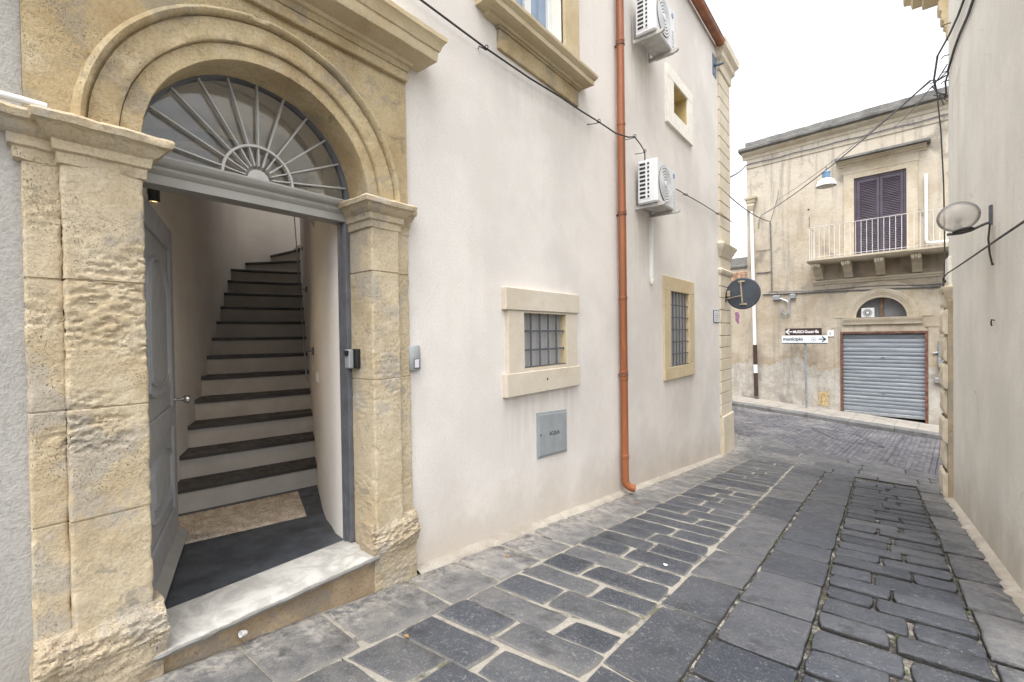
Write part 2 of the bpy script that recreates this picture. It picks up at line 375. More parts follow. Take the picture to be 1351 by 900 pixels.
# ------------------------------------------------------------------ mesh helpers
class MB:
    def __init__(s, M=None):
        s.v = []; s.f = []; s.M = M
        s.at = {}
    def pt(s, p):
        s.v.append(Vector(p)); return len(s.v)-1
    def face(s, *pts):
        s.f.append([s.pt(p) for p in pts])
    def grid(s, rows, closed_u=False, cap0=False, cap1=False):
        """rows: list of equal-length point lists."""
        n = len(rows[0]); b = len(s.v)
        for r in rows:
            for p in r: s.v.append(Vector(p))
        m = n if closed_u else n-1
        for j in range(len(rows)-1):
            for i in range(m):
                a = b+j*n+i; c = b+j*n+(i+1) % n
                s.f.append([a, c, c+n, a+n])
        if cap0: s.f.append([b+i for i in range(n)][::-1])
        if cap1: s.f.append([b+(len(rows)-1)*n+i for i in range(n)])
        return b
    def box(s, a, b, ch=0.0):
        x0, x1 = sorted((a[0], b[0])); y0, y1 = sorted((a[1], b[1])); z0, z1 = sorted((a[2], b[2]))
        if ch <= 0:
            p = [(x0, y0, z0), (x1, y0, z0), (x1, y1, z0), (x0, y1, z0), (x0, y0, z1), (x1, y0, z1), (x1, y1, z1), (x0, y1, z1)]
            k = len(s.v); s.v += [Vector(q) for q in p]
            for f in ((0, 3, 2, 1), (4, 5, 6, 7), (0, 1, 5, 4), (1, 2, 6, 5), (2, 3, 7, 6), (3, 0, 4, 7)): s.f.append([k+i for i in f])
            return
        ch = min(ch, (x1-x0)*.45, (y1-y0)*.45, (z1-z0)*.45)
        def ring(i, z):
            return [(x0+i, y0, z), (x1-i, y0, z), (x1, y0+i, z), (x1, y1-i, z), (x1-i, y1, z), (x0+i, y1, z), (x0, y1-i, z), (x0, y0+i, z)]
        def inner(z):
            return [(x0+ch, y0+ch, z), (x1-ch, y0+ch, z), (x1-ch, y0+ch, z), (x1-ch, y1-ch, z), (x1-ch, y1-ch, z), (x0+ch, y1-ch, z), (x0+ch, y1-ch, z), (x0+ch, y0+ch, z)]
        s.grid([inner(z0), ring(ch, z0+ch), ring(ch, z1-ch), inner(z1)], True, True, True)
    def tube(s, path, r, n=8, caps=True, flat=1.0):
        path = [Vector(p) for p in path]
        rows = []
        up = None
        for i, p in enumerate(path):
            d = (path[min(i+1, len(path)-1)]-path[max(i-1, 0)]).normalized()
            if up is None:
                up = Vector((0, 0, 1)) if abs(d.z) < .9 else Vector((1, 0, 0))
            a = d.cross(up)
            if a.length < 1e-4: a = d.cross(Vector((0, 1, 0)))
            a.normalize(); b = a.cross(d).normalized(); up = b
            rr = r[i] if isinstance(r, (list, tuple)) else r
            rows.append([p+a*rr*math.cos(2*PI*k/n)+b*rr*flat*math.sin(2*PI*k/n) for k in range(n)])
        s.grid(rows, True, caps, caps)
    def lathe(s, prof, c, axis='z', n=24, cap0=True, cap1=True):
        c = Vector(c); rows = []
        for r, h in prof:
            row = []
            for k in range(n):
                a = 2*PI*k/n; u, v = r*math.cos(a), r*math.sin(a)
                row.append(c+Vector({'z': (u, v, h), 'x': (h, u, v), 'y': (u, h, v)}[axis]))
            rows.append(row)
        s.grid(rows, True, cap0, cap1)
    def prism(s, prof, fn, a, b):
        """extrude closed 2D profile between stations a and b; fn(p, q, t) -> point."""
        s.grid([[fn(p, q, a) for p, q in prof], [fn(p, q, b) for p, q in prof]], True, True, True)
    def displace(s, fn, start=0):
        for i in range(start, len(s.v)): s.v[i] = s.v[i]+fn(s.v[i])
    def build(s, name, m, parent=None, smooth=False, autos=None):
        if s.M is not None: pts = [s.M @ p for p in s.v]
        else: pts = s.v
        off = worldloc(parent)
        me = bpy.data.meshes.new(name)
        me.from_pydata([tuple(p-off) for p in pts], [], s.f)
        me.validate()
        import bmesh
        bm = bmesh.new(); bm.from_mesh(me)
        if not s.at: bmesh.ops.remove_doubles(bm, verts=bm.verts, dist=1e-5)
        bmesh.ops.recalc_face_normals(bm, faces=bm.faces)
        bm.to_mesh(me); bm.free()
        for k, vals in s.at.items():
            a = me.attributes.new(k, 'FLOAT', 'POINT'); a.data.foreach_set('value', vals)
        if smooth:
            me.polygons.foreach_set('use_smooth', [True]*len(me.polygons))
            if smooth != 'all': me.set_sharp_from_angle(angle=R(40 if smooth is True else smooth))
        me.materials.append(MT[m] if isinstance(m, str) else m)
        o = bpy.data.objects.new(name, me); col.objects.link(o)
        if parent: o.parent = parent
        return o

def worldloc(o):
    v = Vector((0, 0, 0))
    while o is not None: v = v+o.location; o = o.parent
    return v
def thing(name, label, cat, loc=(0, 0, 0), group=None):
    o = bpy.data.objects.new(name, None); o.empty_display_size = .1; col.objects.link(o)
    o.location = loc
    return tag(o, label, cat, group)
def tag(o, label=None, cat=None, group=None, kind=None):
    if label: o['label'] = label
    if cat: o['category'] = cat
    if group: o['group'] = group
    if kind: o['kind'] = kind
    return o
def struct(o, label, cat): return tag(o, label, cat, None, 'structure')
def copy_tree(o, parent=None):
    c = o.copy(); col.objects.link(c); c.parent = parent
    for ch in list(o.children): copy_tree(ch, c)
    return c
def nz(p, f, o=0.0): return noise.noise(Vector((p[0]*f+o, p[1]*f-o*.7, p[2]*f+o*1.3)))
def nv(p, f, amp): return noise.noise_vector(Vector(p)*f)*amp
def lin(a, b, n): return [a+(b-a)*i/n for i in range(n+1)]
def steps(a, b, d): return lin(a, b, max(1, int(round((b-a)/d))))

def text_obj(name, s, size, origin, ux, uz, m, parent, bold=.0, depth=.002, sx=1.0):
    """raised lettering: origin lower left, ux reading direction, uz up."""
    c = bpy.data.curves.new(name, 'FONT'); c.body = s; c.size = size; c.extrude = depth; c.offset = bold
    o = bpy.data.objects.new(name, c); col.objects.link(o)
    dg = bpy.context.evaluated_depsgraph_get(); dg.update()
    me = bpy.data.meshes.new_from_object(o.evaluated_get(dg))
    bpy.data.objects.remove(o); bpy.data.curves.remove(c)
    ux = Vector(ux).normalized(); uz = Vector(uz).normalized(); n = ux.cross(uz)
    off = worldloc(parent)
    for v in me.vertices:
        p = v.co.copy(); v.co = Vector(origin)+ux*p.x*sx+uz*p.y+n*p.z-off
    me.materials.clear(); me.materials.append(MT[m])
    ob = bpy.data.objects.new(name, me); col.objects.link(ob)
    if parent: ob.parent = parent
    return ob

def wall_holes(mb, fn, us, vs_, holes, t):
    """wall in (u, v) with rectangular holes; fn(u, v, w) -> point, thickness t going to w=-t."""
    us = sorted(set(us+[h[i] for h in holes for i in (0, 1)])); vs_ = sorted(set(vs_+[h[i] for h in holes for i in (2, 3)]))
    def solid(i, j):
        if not (0 <= i < len(us)-1 and 0 <= j < len(vs_)-1): return False
        u = (us[i]+us[i+1])/2; v = (vs_[j]+vs_[j+1])/2
        return not any(h[0] < u < h[1] and h[2] < v < h[3] for h in holes)
    for i in range(len(us)-1):
        for j in range(len(vs_)-1):
            if not solid(i, j): continue
            a, b, c, d = us[i], us[i+1], vs_[j], vs_[j+1]
            mb.face(fn(a, c, 0), fn(b, c, 0), fn(b, d, 0), fn(a, d, 0))
            mb.face(fn(a, c, -t), fn(a, d, -t), fn(b, d, -t), fn(b, c, -t))
            if not solid(i-1, j): mb.face(fn(a, c, 0), fn(a, d, 0), fn(a, d, -t), fn(a, c, -t))
            if not solid(i+1, j): mb.face(fn(b, c, 0), fn(b, c, -t), fn(b, d, -t), fn(b, d, 0))
            if not solid(i, j-1): mb.face(fn(a, c, 0), fn(a, c, -t), fn(b, c, -t), fn(b, c, 0))
            if not solid(i, j+1): mb.face(fn(a, d, 0), fn(b, d, 0), fn(b, d, -t), fn(a, d, -t))

def mould_stack(mb, x0, y0, x1, y1, prof, ex=(0, 1, 1, 1), d=.02, disp=None):
    """stacked moulding round a rectangle; prof [(out, z)], ex = which sides step out (x-, x+, y-, y+)."""
    rows = []
    ux = [0, 1]; b = len(mb.v)
    nx = max(1, int((x1-x0)/d)); ny = max(1, int((y1-y0)/d))
    for o, z in prof:
        ax, bx = x0-o*ex[0], x1+o*ex[1]; ay, by = y0-o*ex[2], y1+o*ex[3]
        row = [(ax+(bx-ax)*i/nx, ay, z) for i in range(nx)]+[(bx, ay+(by-ay)*i/ny, z) for i in range(ny)]
        row += [(bx-(bx-ax)*i/nx, by, z) for i in range(nx)]+[(ax, by-(by-ay)*i/ny, z) for i in range(ny)]
        rows.append(row)
    mb.grid(rows, True, True, True)
    if disp: mb.displace(disp, b)

# ground heights -----------------------------------------------------------
def alley_z(y): return .105-.1152*max(min(y, 30), -30)
def street_z(x, y): return -1.12-.075*(max(min(x, 40), -40)-1.7)-.02*(min(y, 30)-10.5)
def ground_z(x, y):
    k = min(1, max(0, (y-9.6)/2.6)); k = k*k*(3-2*k)
    return alley_z(y)*(1-k)+street_z(x, y)*k
FA = R(-5.685)
FD = Vector((math.cos(FA), math.sin(FA), 0)); FN = Vector((math.sin(FA), -math.cos(FA), 0)); F0 = Vector((2.6, 18.5, 0))
def FP(u, z, w=0.0): return F0+FD*u+FN*w+Vector((0, 0, z))

# ================================================================== THE GROUND
def build_ground():
    mb = MB()
    ys = [-60, -30, -12] + steps(-8, 20, .5) + [24, 40, 80]
    xs = [-80, -40, -20, -8, -4] + steps(-2, 6, .5) + [8, 14, 30, 80]
    mb.grid([[(x, y, ground_z(x, y)-(.010 if x < 1.9 else .026)) for x in xs] for y in ys])
    struct(mb.build('ground', 'mortar', None, True), 'mortar bed between the paving stones of the sloping alley', 'ground')
build_ground()

def stone(mb, quad, top, pale, jit=.012, inset=.014, tilt=.004, drop=.05, seg=.07, rnd=None):
    """one worn paving stone: ragged outline, rounded shoulder, slightly tilted top."""
    rnd = random.random() if rnd is None else rnd
    c = [Vector((q[0]+random.uniform(-jit, jit), q[1]+random.uniform(-jit, jit), 0)) for q in quad]
    cen = (c[0]+c[1]+c[2]+c[3])/4
    out = []
    ofs = random.uniform(0, 100)
    for i in range(4):
        a, b = c[i], c[(i+1) % 4]
        n = max(2, int((b-a).length/seg))
        for k in range(n):
            p = a.lerp(b, k/n)
            if k == 0: p = p+(cen-p).normalized()*random.choice((.004, .008, .012, .020))
            q = Vector((p.x, p.y, ofs))
            p = p+Vector((noise.noise(q*8), noise.noise(q*8+Vector((7, 3, 1))), 0))*jit*.45+Vector((noise.noise(q*31), noise.noise(q*31+Vector((7, 3, 1))), 0))*.006
            out.append(p)
    tx, ty, tz = random.uniform(-tilt, tilt)*2, random.uniform(-tilt, tilt)*2, random.uniform(-tilt, tilt)
    def P(p, dz): 
        return (p.x, p.y, top(p.x, p.y)+dz+tz+tx*(p.x-cen.x)+ty*(p.y-cen.y))
    def ins(p, d):
        v = cen-p; return p+v.normalized()*min(d, v.length*.4)
    b0 = len(mb.v)
    rows = [[P(p, -drop) for p in out], [P(p, -.012) for p in out], [P(ins(p, inset*.35), -.004) for p in out], [P(ins(p, inset), 0) for p in out],
            [P(p.lerp(cen, .5), .0015) for p in out]]
    mb.grid(rows, True)
    n = len(out); k = mb.pt(P(cen, .002)); base = k-n
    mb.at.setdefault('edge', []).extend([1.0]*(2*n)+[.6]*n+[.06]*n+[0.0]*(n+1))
    for i in range(n): mb.f.append([base+i, base+(i+1) % n, k])
    m = len(mb.v)-b0
    mb.at.setdefault('rnd', []).extend([rnd]*m); mb.at.setdefault('pale', []).extend([pale]*m)

def build_alley_paving():
    mb = MB(); top = lambda x, y: ground_z(x, y)
    g = .007
    def Q(x0, x1, y0, y1, sk=0):
        h = random.uniform(.006, .014) if x0 < 2.2 else random.uniform(.011, .021)
        return [(x0+g, y0+h), (x1-g, y0+h+sk), (x1-g, y1-h+sk), (x0+g, y1-h)]
    # pale edge slabs along the cream house
    y = -2.0
    while y < 10.3:
        l = random.uniform(.42, .62); stone(mb, Q(.055, .535, y, y+l), top, .38+.3*random.random(), .010, .02, .003); y += l
    # two-stone rows of worn blocks
    y = -2.0; k = 0
    while y < 10.35:
        l = random.uniform(.255, .315); x1 = 1.53-.022*max(0, y) if y > 0 else 1.53
        sk = .16*(max(0, 4-y)/4) if y > 0 else .16
        m = .53+(x1-.53)*(random.uniform(.36, .48) if k % 2 else random.uniform(.54, .68))
        if random.random() < .12: m = None
        sA = sk
        if m is None: stone(mb, Q(.53, x1, y, y+l, sA), top, random.random()*.12, .013, .02, .006)
        else:
            stone(mb, Q(.53, m, y, y+l, sA*.45), top, random.random()**4*.35, .013, .017, .006)
            q = Q(m, x1, y, y+l, sA*.5); q = [(a, b+sA*.5) for a, b in q]
            stone(mb, q, top, random.random()**4*.4, .013, .02, .006)
        y += l; k += 1
    # two lanes of wide flat slabs (old cart track)
    for lane in (0, 1):
        y = -2.1+lane*.3
        while y < 10.2:
            l = random.uniform(.42, .98)
            a = (1.53-.022*max(0, y) if y > 0 else 1.53) if lane == 0 else 1.845
            b = 1.845 if lane == 0 else 2.285
            stone(mb, Q(a+.003, b-.003, y, y+l), top, random.random()**4*.25, .006, .008, .002, rnd=.2+.6*random.random()); y += l
    # long narrow blocks on the far side
    y = -2.2; k = 0
    while y < 9.7:
        l = random.uniform(.245, .30)
        m = 2.70+random.uniform(-.09, .07)+(.05 if k % 2 else -.04)
        stone(mb, Q(2.29, m, y, y+l, .02), top, random.random()**8*.15, .012, .014, .007)
        stone(mb, Q(m, 3.09, y, y+l, .03), top, random.random()**8*.15, .012, .014, .007)
        y += l; k += 1
    y = -2.0
    while y < 9.5:
        l = random.uniform(.45, .8); stone(mb, Q(3.09, 3.41, y, y+l), top, .05+random.random()**2*.3, .012, .02, .004); y += l
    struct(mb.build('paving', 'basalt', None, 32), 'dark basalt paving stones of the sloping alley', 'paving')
build_alley_paving()

def curb_out(u): return 1.75
def build_street():
    # smooth flagged threshold where the alley meets the street
    mb = MB(); top = lambda x, y: ground_z(x, y)
    y0 = 10.25
    for r in range(4):
        x = -3.2+random.random()*.4
        d = .48
        while x < 6.5:
            l = random.uniform(.6, 1.1)
            ya = y0+r*d; lo = -.10*(x-1.7)
            if not (ya+lo < 10.35 and not (-.05 < x < 3.3)): 
                stone(mb, [(x+.006, ya+lo), (x+l-.006, ya+lo-.1*l), (x+l-.006, ya+d-.012+lo-.1*l), (x+.006, ya+d-.012+lo)], top, .12+random.random()*.3, .005, .006, .001, rnd=.7+random.random()*.3)
            x += l
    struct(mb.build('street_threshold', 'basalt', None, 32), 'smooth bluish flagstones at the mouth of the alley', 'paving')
    # fan-laid cobbles
    mb = MB(); at = []
    W, A, rh, cw = 1.5, .62, .125, .105
    def zt(p): return ground_z(p.x, p.y)
    for ci in range(-7, 6):
        uc = ci*W
        for k in range(-8, 62):
            n = int(W/cw*1.13)
            for i in range(n):
                t = (i+.5)/n-.5
                u = uc+t*W
                v = 1.95+k*rh-A*(4*t*t)+random.uniform(-.006, .006)
                p = FP(u, 0, v)
                if v < curb_out(u)+.1 or p.y < 12.02-.10*(p.x-1.7)+.12*math.sin(p.x*2.3) or p.x < -9 or p.x > 9.5: continue
                sl = math.atan2(-A*8*t, W)
                c, s_ = math.cos(sl), math.sin(sl)
                hu, hv = W/n*.5*math.sqrt(1+math.tan(sl)**2)-.003, rh*.5*math.cos(sl)-.009
                rnd = random.random(); dz = random.uniform(-.005, .004)
                b = len(mb.v)
                for (a, bb, e) in ((1.0, 1.0, -.03), (1.0, 1.0, -.008), (.72, .72, .004)):
                    for (qx, qy) in ((-1, -1), (1, -1), (1, 1), (-1, 1)):
                        du, dv = qx*hu*a, qy*hv*bb
                        q = FP(u+du*c-dv*s_, 0, v+du*s_+dv*c)
                        mb.v.append(Vector((q.x, q.y, ground_z(q.x, q.y)+e+dz))); at.append(rnd)
                for l in (0, 4):
                    for j in range(4): mb.f.append([b+l+j, b+l+(j+1) % 4, b+l+4+(j+1) % 4, b+l+4+j])
                mb.f.append([b+8, b+9, b+10, b+11])
    mb.at['rnd'] = at
    struct(mb.build('street', 'cobble', None, 'all'), 'cobbled cross street laid in fan patterns', 'street')
    # pavement with kerb along the facade opposite
    mb = MB()
    us = steps(-12, 10, .25)
    def kt(u, w): 
        p = FP(u, 0, w); return street_z(p.x, p.y)+.125+.012*(1.75-w)
    rows = [[FP(u, kt(u, w), w) for u in us] for w in (-.05, .35, .7, 1.05, 1.44)]
    mb.grid(rows)
    struct(mb.build('pavement', 'pavement', None, True), 'pale stone pavement in front of the old facade', 'pavement')
    mb = MB()
    u = -12.0
    while u < 10:
        l = random.uniform(.9, 1.2); ua, ub = u+.006, u+l-.006
        pr = [(1.44, -.3), (1.44, 0), (1.70, -.004), (1.735, -.012), (1.75, -.035), (1.75, -.3)]
        dz = random.uniform(-.006, .006)
        mb.grid([[FP(x, kt(x, w)+h+dz, w) for w, h in pr] for x in (ua, ub)], True, True, True)
        u += l
    mb.displace(lambda p: nv(p, 7, .005))
    struct(mb.build('kerb', 'kerb', None, 30), 'grey stone kerb of the pavement opposite', 'kerb')
    # joints of the pavement slabs are thin laid strips of darker stone
    mb = MB()
    for i in range(-20, 18):
        u = i*.5
        mb.grid([[FP(u-.006, kt(u, w)+.004, w), FP(u+.006, kt(u, w)+.004, w)] for w in (0.05, .7, 1.43)])
    for w in (.5, .97):
        mb.grid([[FP(u, kt(u, w-.006)+.004, w-.006), FP(u, kt(u, w+.006)+.004, w+.006)] for u in us])
    struct(mb.build('pavement_joints', 'kerb', None), 'narrow darker joints between the pavement slabs', 'pavement')
build_street()

def fillet(name, x_wall, sgn, y0, y1, wid, label):
    """ragged cement haunching along a wall foot."""
    mb = MB(); rows = []
    for y in steps(y0, y1, .06):
        w = wid*(1+.35*nz((0, y, 3), 1.7)+.45*nz((2, y, 0), 9)); h = .038+.015*nz((1, y, 1), 2)
        z = ground_z(x_wall, y)
        rows.append([(x_wall-sgn*.02, y, z-.08), (x_wall-sgn*.01, y, z+h), (x_wall+sgn*w*.3, y, z+h*.62+.01), (x_wall+sgn*w*.7, y, z+.018), (x_wall+sgn*w, y, z-.004), (x_wall+sgn*w*1.05, y, z-.05)])
    mb.grid(rows)
    mb.displace(lambda p: nv(p, 16, .007))
    struct(mb.build(name, 'cement', None, 70), label, 'kerb')
fillet('cement_haunch', 0, 1, 2.06, 10.25, .085, 'pale cement strip along the foot of the cream house')
fillet('cement_haunch', 3.45, -1, 4.0, 9.3, .085, 'pale cement strip along the foot of the plain grey wall')

# moss and weeds in the joints, a few scraps of litter
def build_moss():
    mb = MB()
    for i in range(420):
        lane = random.choice([2.285, 2.285, 3.09, 3.09, 2.70, 1.45, 1.845, .53])
        y = random.uniform(.9, 9.2)
        if nz((lane, y, 0), 1.3, 4) < -.02: continue
        x = lane-(.022*y if lane == 1.45 else 0)+random.uniform(-.02, .02)
        z = ground_z(x, y)-.012
        r = random.uniform(.006, .017)
        for j in range(4):
            a = random.uniform(0, 6.3); h = random.uniform(.4, 1)*r*1.1
            d = Vector((math.cos(a), math.sin(a), 0))*r
            e = Vector((-d.y, d.x, 0))*.4
            p = Vector((x, y, z))
            mb.face(p-e, p+e, p+d+Vector((0, 0, h)))
    tag(mb.build('moss', 'moss', None), 'green moss tufts growing in the paving joints', 'moss', kind='stuff')
build_moss()

# ================================================================== THE CREAM HOUSE
house = thing('cream_house', 'cream plastered house with an ochre stone doorway, open grey door and copper gutter', 'house', (0, 5, -.5))
WX = lambda y, z, w=0: (w, y, z)
H_W1 = (3.37, 4.11, 1.232, 1.756); H_W2 = (7.27, 8.17, 1.0, 2.22); H_W3 = (7.47, 8.17, 5.12, 5.62); H_W4 = (3.30, 4.17, 4.42, 5.9)
def build_house_shell():
    mb = MB()
    wall_holes(mb, WX, [.205, 11.05], [-2.2, 7.6], [(.21, 2.045, -2.2, 3.55), H_W1, H_W2, H_W3, H_W4], .30)
    # return wall on the cross street, roof slab holed for the added skylight, and rear
    mb.box((-9, 10.75, -2.2), (-.301, 11.05, 7.6)); mb.box((-9, .206, 7.35), (-.301, 2.29, 7.6)); mb.box((-9, 4.91, 7.35), (-.301, 10.74, 7.6)); mb.box((-9, 2.295, 7.35), (-5.61, 4.905, 7.6)); mb.box((-3.49, 2.295, 7.35), (-.301, 4.905, 7.6)); mb.box((-9.3, .2, -2.2), (-9.01, 11.05, 7.6))
    mb.build('wall', 'plaster', house)
build_house_shell()

# ---- the stone doorway
AC, AZ, AR = 1.145, 2.43, .58
surround = None
def rough_pilaster(mb, xb, xf, y0, y1, z0, z1, joints, seed, amp=.004, res=.0072, zones=()):
    ch = .006
    prof = []
    def seg(a, b, n): 
        n = max(1, n); return [(a[0]+(b[0]-a[0])*i/n, a[1]+(b[1]-a[1])*i/n) for i in range(n)]
    nx = int((xf-xb)/res/2); ny = int((y1-y0)/res)
    prof += seg((xb, y0), (xf-ch, y0), nx)+seg((xf-ch, y0), (xf, y0+ch), 1)+seg((xf, y0+ch), (xf, y1-ch), ny)+seg((xf, y1-ch), (xf-ch, y1), 1)+seg((xf-ch, y1), (xb, y1), nx)+[(xb, y1)]
    zs = set(round(z, 4) for z in steps(z0, z1, res))
    for j in joints: zs |= {round(j-.005, 4), round(j, 4), round(j+.005, 4)}
    cx, cy = xb, (y0+y1)/2
    rows = []
    for z in sorted(zs):
        row = []
        for (x, y) in prof:
            p = Vector((x, y, z))
            if x >= xf-ch-1e-6 and y0+1e-6 < y < y1-1e-6: n = Vector((1, 0, 0))
            elif y <= y0+1e-6: n = Vector((.25 if x > xf-.02 else 0, -1, 0))
            else: n = Vector((.25 if x > xf-.02 else 0, 1, 0))
            d = amp*nz(p, 6, seed)+amp*.5*nz(p, 19, seed)
            for (za, zb, s) in zones:      # deeply eaten bands
                k = min(1, max(0, min(z-za, zb-z)/.12))
                if k > 0:
                    q = Vector((x*24, y*21+seed, z*46)); f = noise.fractal(q, .75, 2.1, 4)
                    m = min(1, max(0, nz(p, 4.2, seed+5)*1.6+.45))
                    e_ = min(1, max(0, (f-.02)/.35)); d -= k*s*.40*m*e_*e_*(3-2*e_)
                    q2 = Vector((x*50, y*42+seed, z*75)); d -= k*s*.35*m*max(0, noise.noise(q2)-.1)
            for j in joints:
                jz = j+.012*nz((y, x, j), 8, seed)*0
                if abs(z-jz) < .0045: d -= .007
            # chipped arrises
            if min(abs(y-y0), abs(y-y1)) < .012 and x > xf-.03: d -= max(0, nz(p, 14, seed+2))*.012
            row.append(p+n*d)
        rows.append(row)
    mb.grid(rows)

def build_doorway():
    global surround
    mb = MB()
    # spandrel panel with the arch cut out, and the plain strips beside the pilasters
    yl, yr, zt = .205, 2.05, 3.32
    N = 72; rows = []
    for i in range(N+1):
        a = PI-PI*i/N
        d = Vector((math.cos(a), math.sin(a)))
        p0 = Vector((AC, AZ))+d*.79
        ts = []
        if d.x < -1e-6: ts.append((yl-AC)/d.x)
        if d.x > 1e-6: ts.append((yr-AC)/d.x)
        if d.y > 1e-6: ts.append((zt-AZ)/d.y)
        p1 = Vector((AC, AZ))+d*min(ts)
        rows.append([(.028, *(p0.lerp(p1, k/6))) for k in range(7)])
    mb.grid(rows)
    for cy, cz in ((yl, zt), (yr, zt)):    # corner fills
        pass
    mb.displace(lambda p: Vector((nz(p, 5)*.004+nz(p, 17)*.002, 0, 0)))
    k = len(mb.v)
    ca = math.atan2(zt-AZ, yr-AC)
    surround = mb.build('door_surround', 'stone_arch', house, True)
    # fill the two little triangles the ray fan leaves at the top corners
    mb = MB()
    for (y, s) in ((yl, -1), (yr, 1)):
        mb.box((-.05, min(y, y-s*.06), 2.40), (.0268, max(y, y-s*.06), zt))
    mb.box((-.25, yl, 3.05), (.0225, yr, 3.55))
    mb.build('backing', 'stone_arch', surround)
    # pilasters with the strips behind them
    for side, (ya, yb, sa, sb) in (('l', (.30, .563, .205, .305)), ('r', (1.727, 1.945, 1.94, 2.05))):
        mb = MB(); sd_ = 11.0 if side == 'l' else 40.0
        zn = [(1.02, 2.22, .022)] if side == 'l' else [(.35, 1.55, .009), (1.75, 2.15, .005)]
        js = [.83, 1.035, 1.66] if side == 'l' else [1.98, 1.30]
        js = [.815, 1.27, 1.80] if side == 'l' else [1.98, 1.27]
        z0 = .12
        rough_pilaster(mb, -.20, .062, ya, yb, z0, 2.30, js, sd_, .0035, zones=zn)
        mb.build('pilaster', 'stone', surround, 55)
        mb = MB()
        rough_pilaster(mb, -.05, .026, sa-(.012 if side == 'l' else 0), sb+(.006 if side == 'r' else 0), -.25, 2.30, js, sd_+3, .003, zones=[(a, b, s*.8) for a, b, s in zn])
        mb.build('strip', 'stone', surround, 55)
        # eroded plinth
        mb = MB(); rows = []
        pa, pb = (.19, .60) if side == 'l' else (1.69, 2.055)
        zs = steps(-.22, .375 if side == 'l' else .33, .0075)
        for z in zs:
            h = (z-zs[0])/(zs[-1]-zs[0])
            hz = (z-(.16 if side == 'l' else .10))
            bulge = max(0, 1-abs(hz-.09)/.10)
            xo = .066+.030*min(1, max(0, (zs[-1]-z)/.05))*(1 if side == 'l' else .5)+.018*bulge
            yo = .012*bulge
            sb_ = 0 if z > .12 else .012
            prof = []
            for t in steps(-.05, xo, .012): prof.append((t, pa-yo+sb_))
            for t in steps(pa-yo+sb_, pb+yo-sb_, .012)[1:]: prof.append((xo, t))
            nback = len(steps(-.05, .11, .012))
            for i in range(1, 12): prof.append((xo+(-.05-xo)*i/11, pb+yo-sb_))
            # constant count per row
            M_ = 92; L = [0]
            for i in range(1, len(prof)): L.append(L[-1]+math.hypot(prof[i][0]-prof[i-1][0], prof[i][1]-prof[i-1][1]))
            row = []
            for k in range(M_+1):
                s_ = L[-1]*k/M_; i = 1
                while i < len(L)-1 and L[i] < s_: i += 1
                f = (s_-L[i-1])/max(1e-9, L[i]-L[i-1])
                row.append((prof[i-1][0]+(prof[i][0]-prof[i-1][0])*f, prof[i-1][1]+(prof[i][1]-prof[i-1][1])*f, z))
            rows.append(row)
        mb.grid(rows, False)
        b = len(mb.v)
        top = rows[-1]; k = mb.pt((-.05, (pa+pb)/2, zs[-1]))
        for i in range(len(top)-1): mb.f.append([b-len(top)+i, b-len(top)+i+1, k])
        def er(p, sd_=sd_):
            w_ = nz(p, 4, sd_)*.03
            lay = noise.fractal(Vector((p.x*8, p.y*7+sd_, (p.z+w_)*42)), .7, 2.1, 5)
            lum = noise.fractal(Vector((p.x*24+3, p.y*22+sd_, p.z*34)), .7, 2.1, 4)
            big_ = noise.noise(Vector((p.x*6+9, p.y*5+sd_, p.z*8)))
            zc = .27 if sd_ < 20 else .235
            m = max(.22, 1-abs(p.z-zc+.06*nz(p, 3, sd_))/.16)
            return Vector((.016*abs(lay)*m*1.3-.008*m+.013*lum*m+.016*big_-.006, .004*lay*m, .005*lum*m))
        mb.displace(er)
        mb.build('plinth', 'stone_base', surround, 60)
        # capital (impost) over pilaster and strip
        mb = MB()
        prof = [(.0, 2.255), (.012, 2.262), (.014, 2.305), (.026, 2.312), (.028, 2.350), (.046, 2.362), (.064, 2.385), (.072, 2.396), (.088, 2.402), (.094, 2.428), (.085, 2.440), (.02, 2.452)]
        er = lambda p: Vector((0, 0, 0))+nv(p, 8, .004)+nv(p, 26, .003)-Vector((1, 0, 0))*max(0, nz(p, 9)-.1)*.02
        mould_stack(mb, -.20, ya, .060, yb, prof, (0, 1, 1, 1), .016, er)
        if side == 'l': mould_stack(mb, -.03, sa-.02, .022, sb-.01, [(o, z-.004) for o, z in prof], (0, 1, 1, 0), .016, er)
        else: mould_stack(mb, -.03, sa+.01, .022, sb, [(o*.55, z-.004) for o, z in prof], (0, 1, 0, 1), .016, er)
        mb.build('capital', 'stone', surround, 45)
    # moulded arch
    mb = MB()
    prof = [(.580, -.22), (.580, .034), (.583, .040), (.655, .042), (.6565, .034), (.659, .034), (.660, .061), (.663, .064), (.760, .066), (.763, .054), (.768, .054), (.770, .078), (.776, .092), (.788, .098), (.801, .092), (.808, .078), (.810, .058), (.812, .010)]
    P2 = []
    for (r0, x0), (r1, x1) in zip(prof[:-1], prof[1:]):
        n = max(1, int(math.hypot(r1-r0, x1-x0)/.02))
        P2 += [(r0+(r1-r0)*i/n, x0+(x1-x0)*i/n) for i in range(n)]
    P2.append(prof[-1]); rows = []
    NA = 120
    for i in range(NA+1):
        a = PI*i/NA
        rows.append([(x, AC+r*math.cos(a), AZ+r*math.sin(a)) for r, x in P2])
    mb.grid(rows)
    def er(p):
        d = nv(p, 5, .0035)+nv(p, 21, .0014)
        if p.x > .055: d.x -= max(0, nz(p, 10, 3)-.25)*.03
        return d
    mb.displace(er)
    mb.build('arch', 'stone_arch', surround, 45)
    # architrave band and cornice
    mb = MB()
    mb.box((-.02, .10, 3.318), (.060, 2.052, 3.385), .006); mb.box((-.02, .10, 3.386), (.066, 2.056, 3.46), .006)
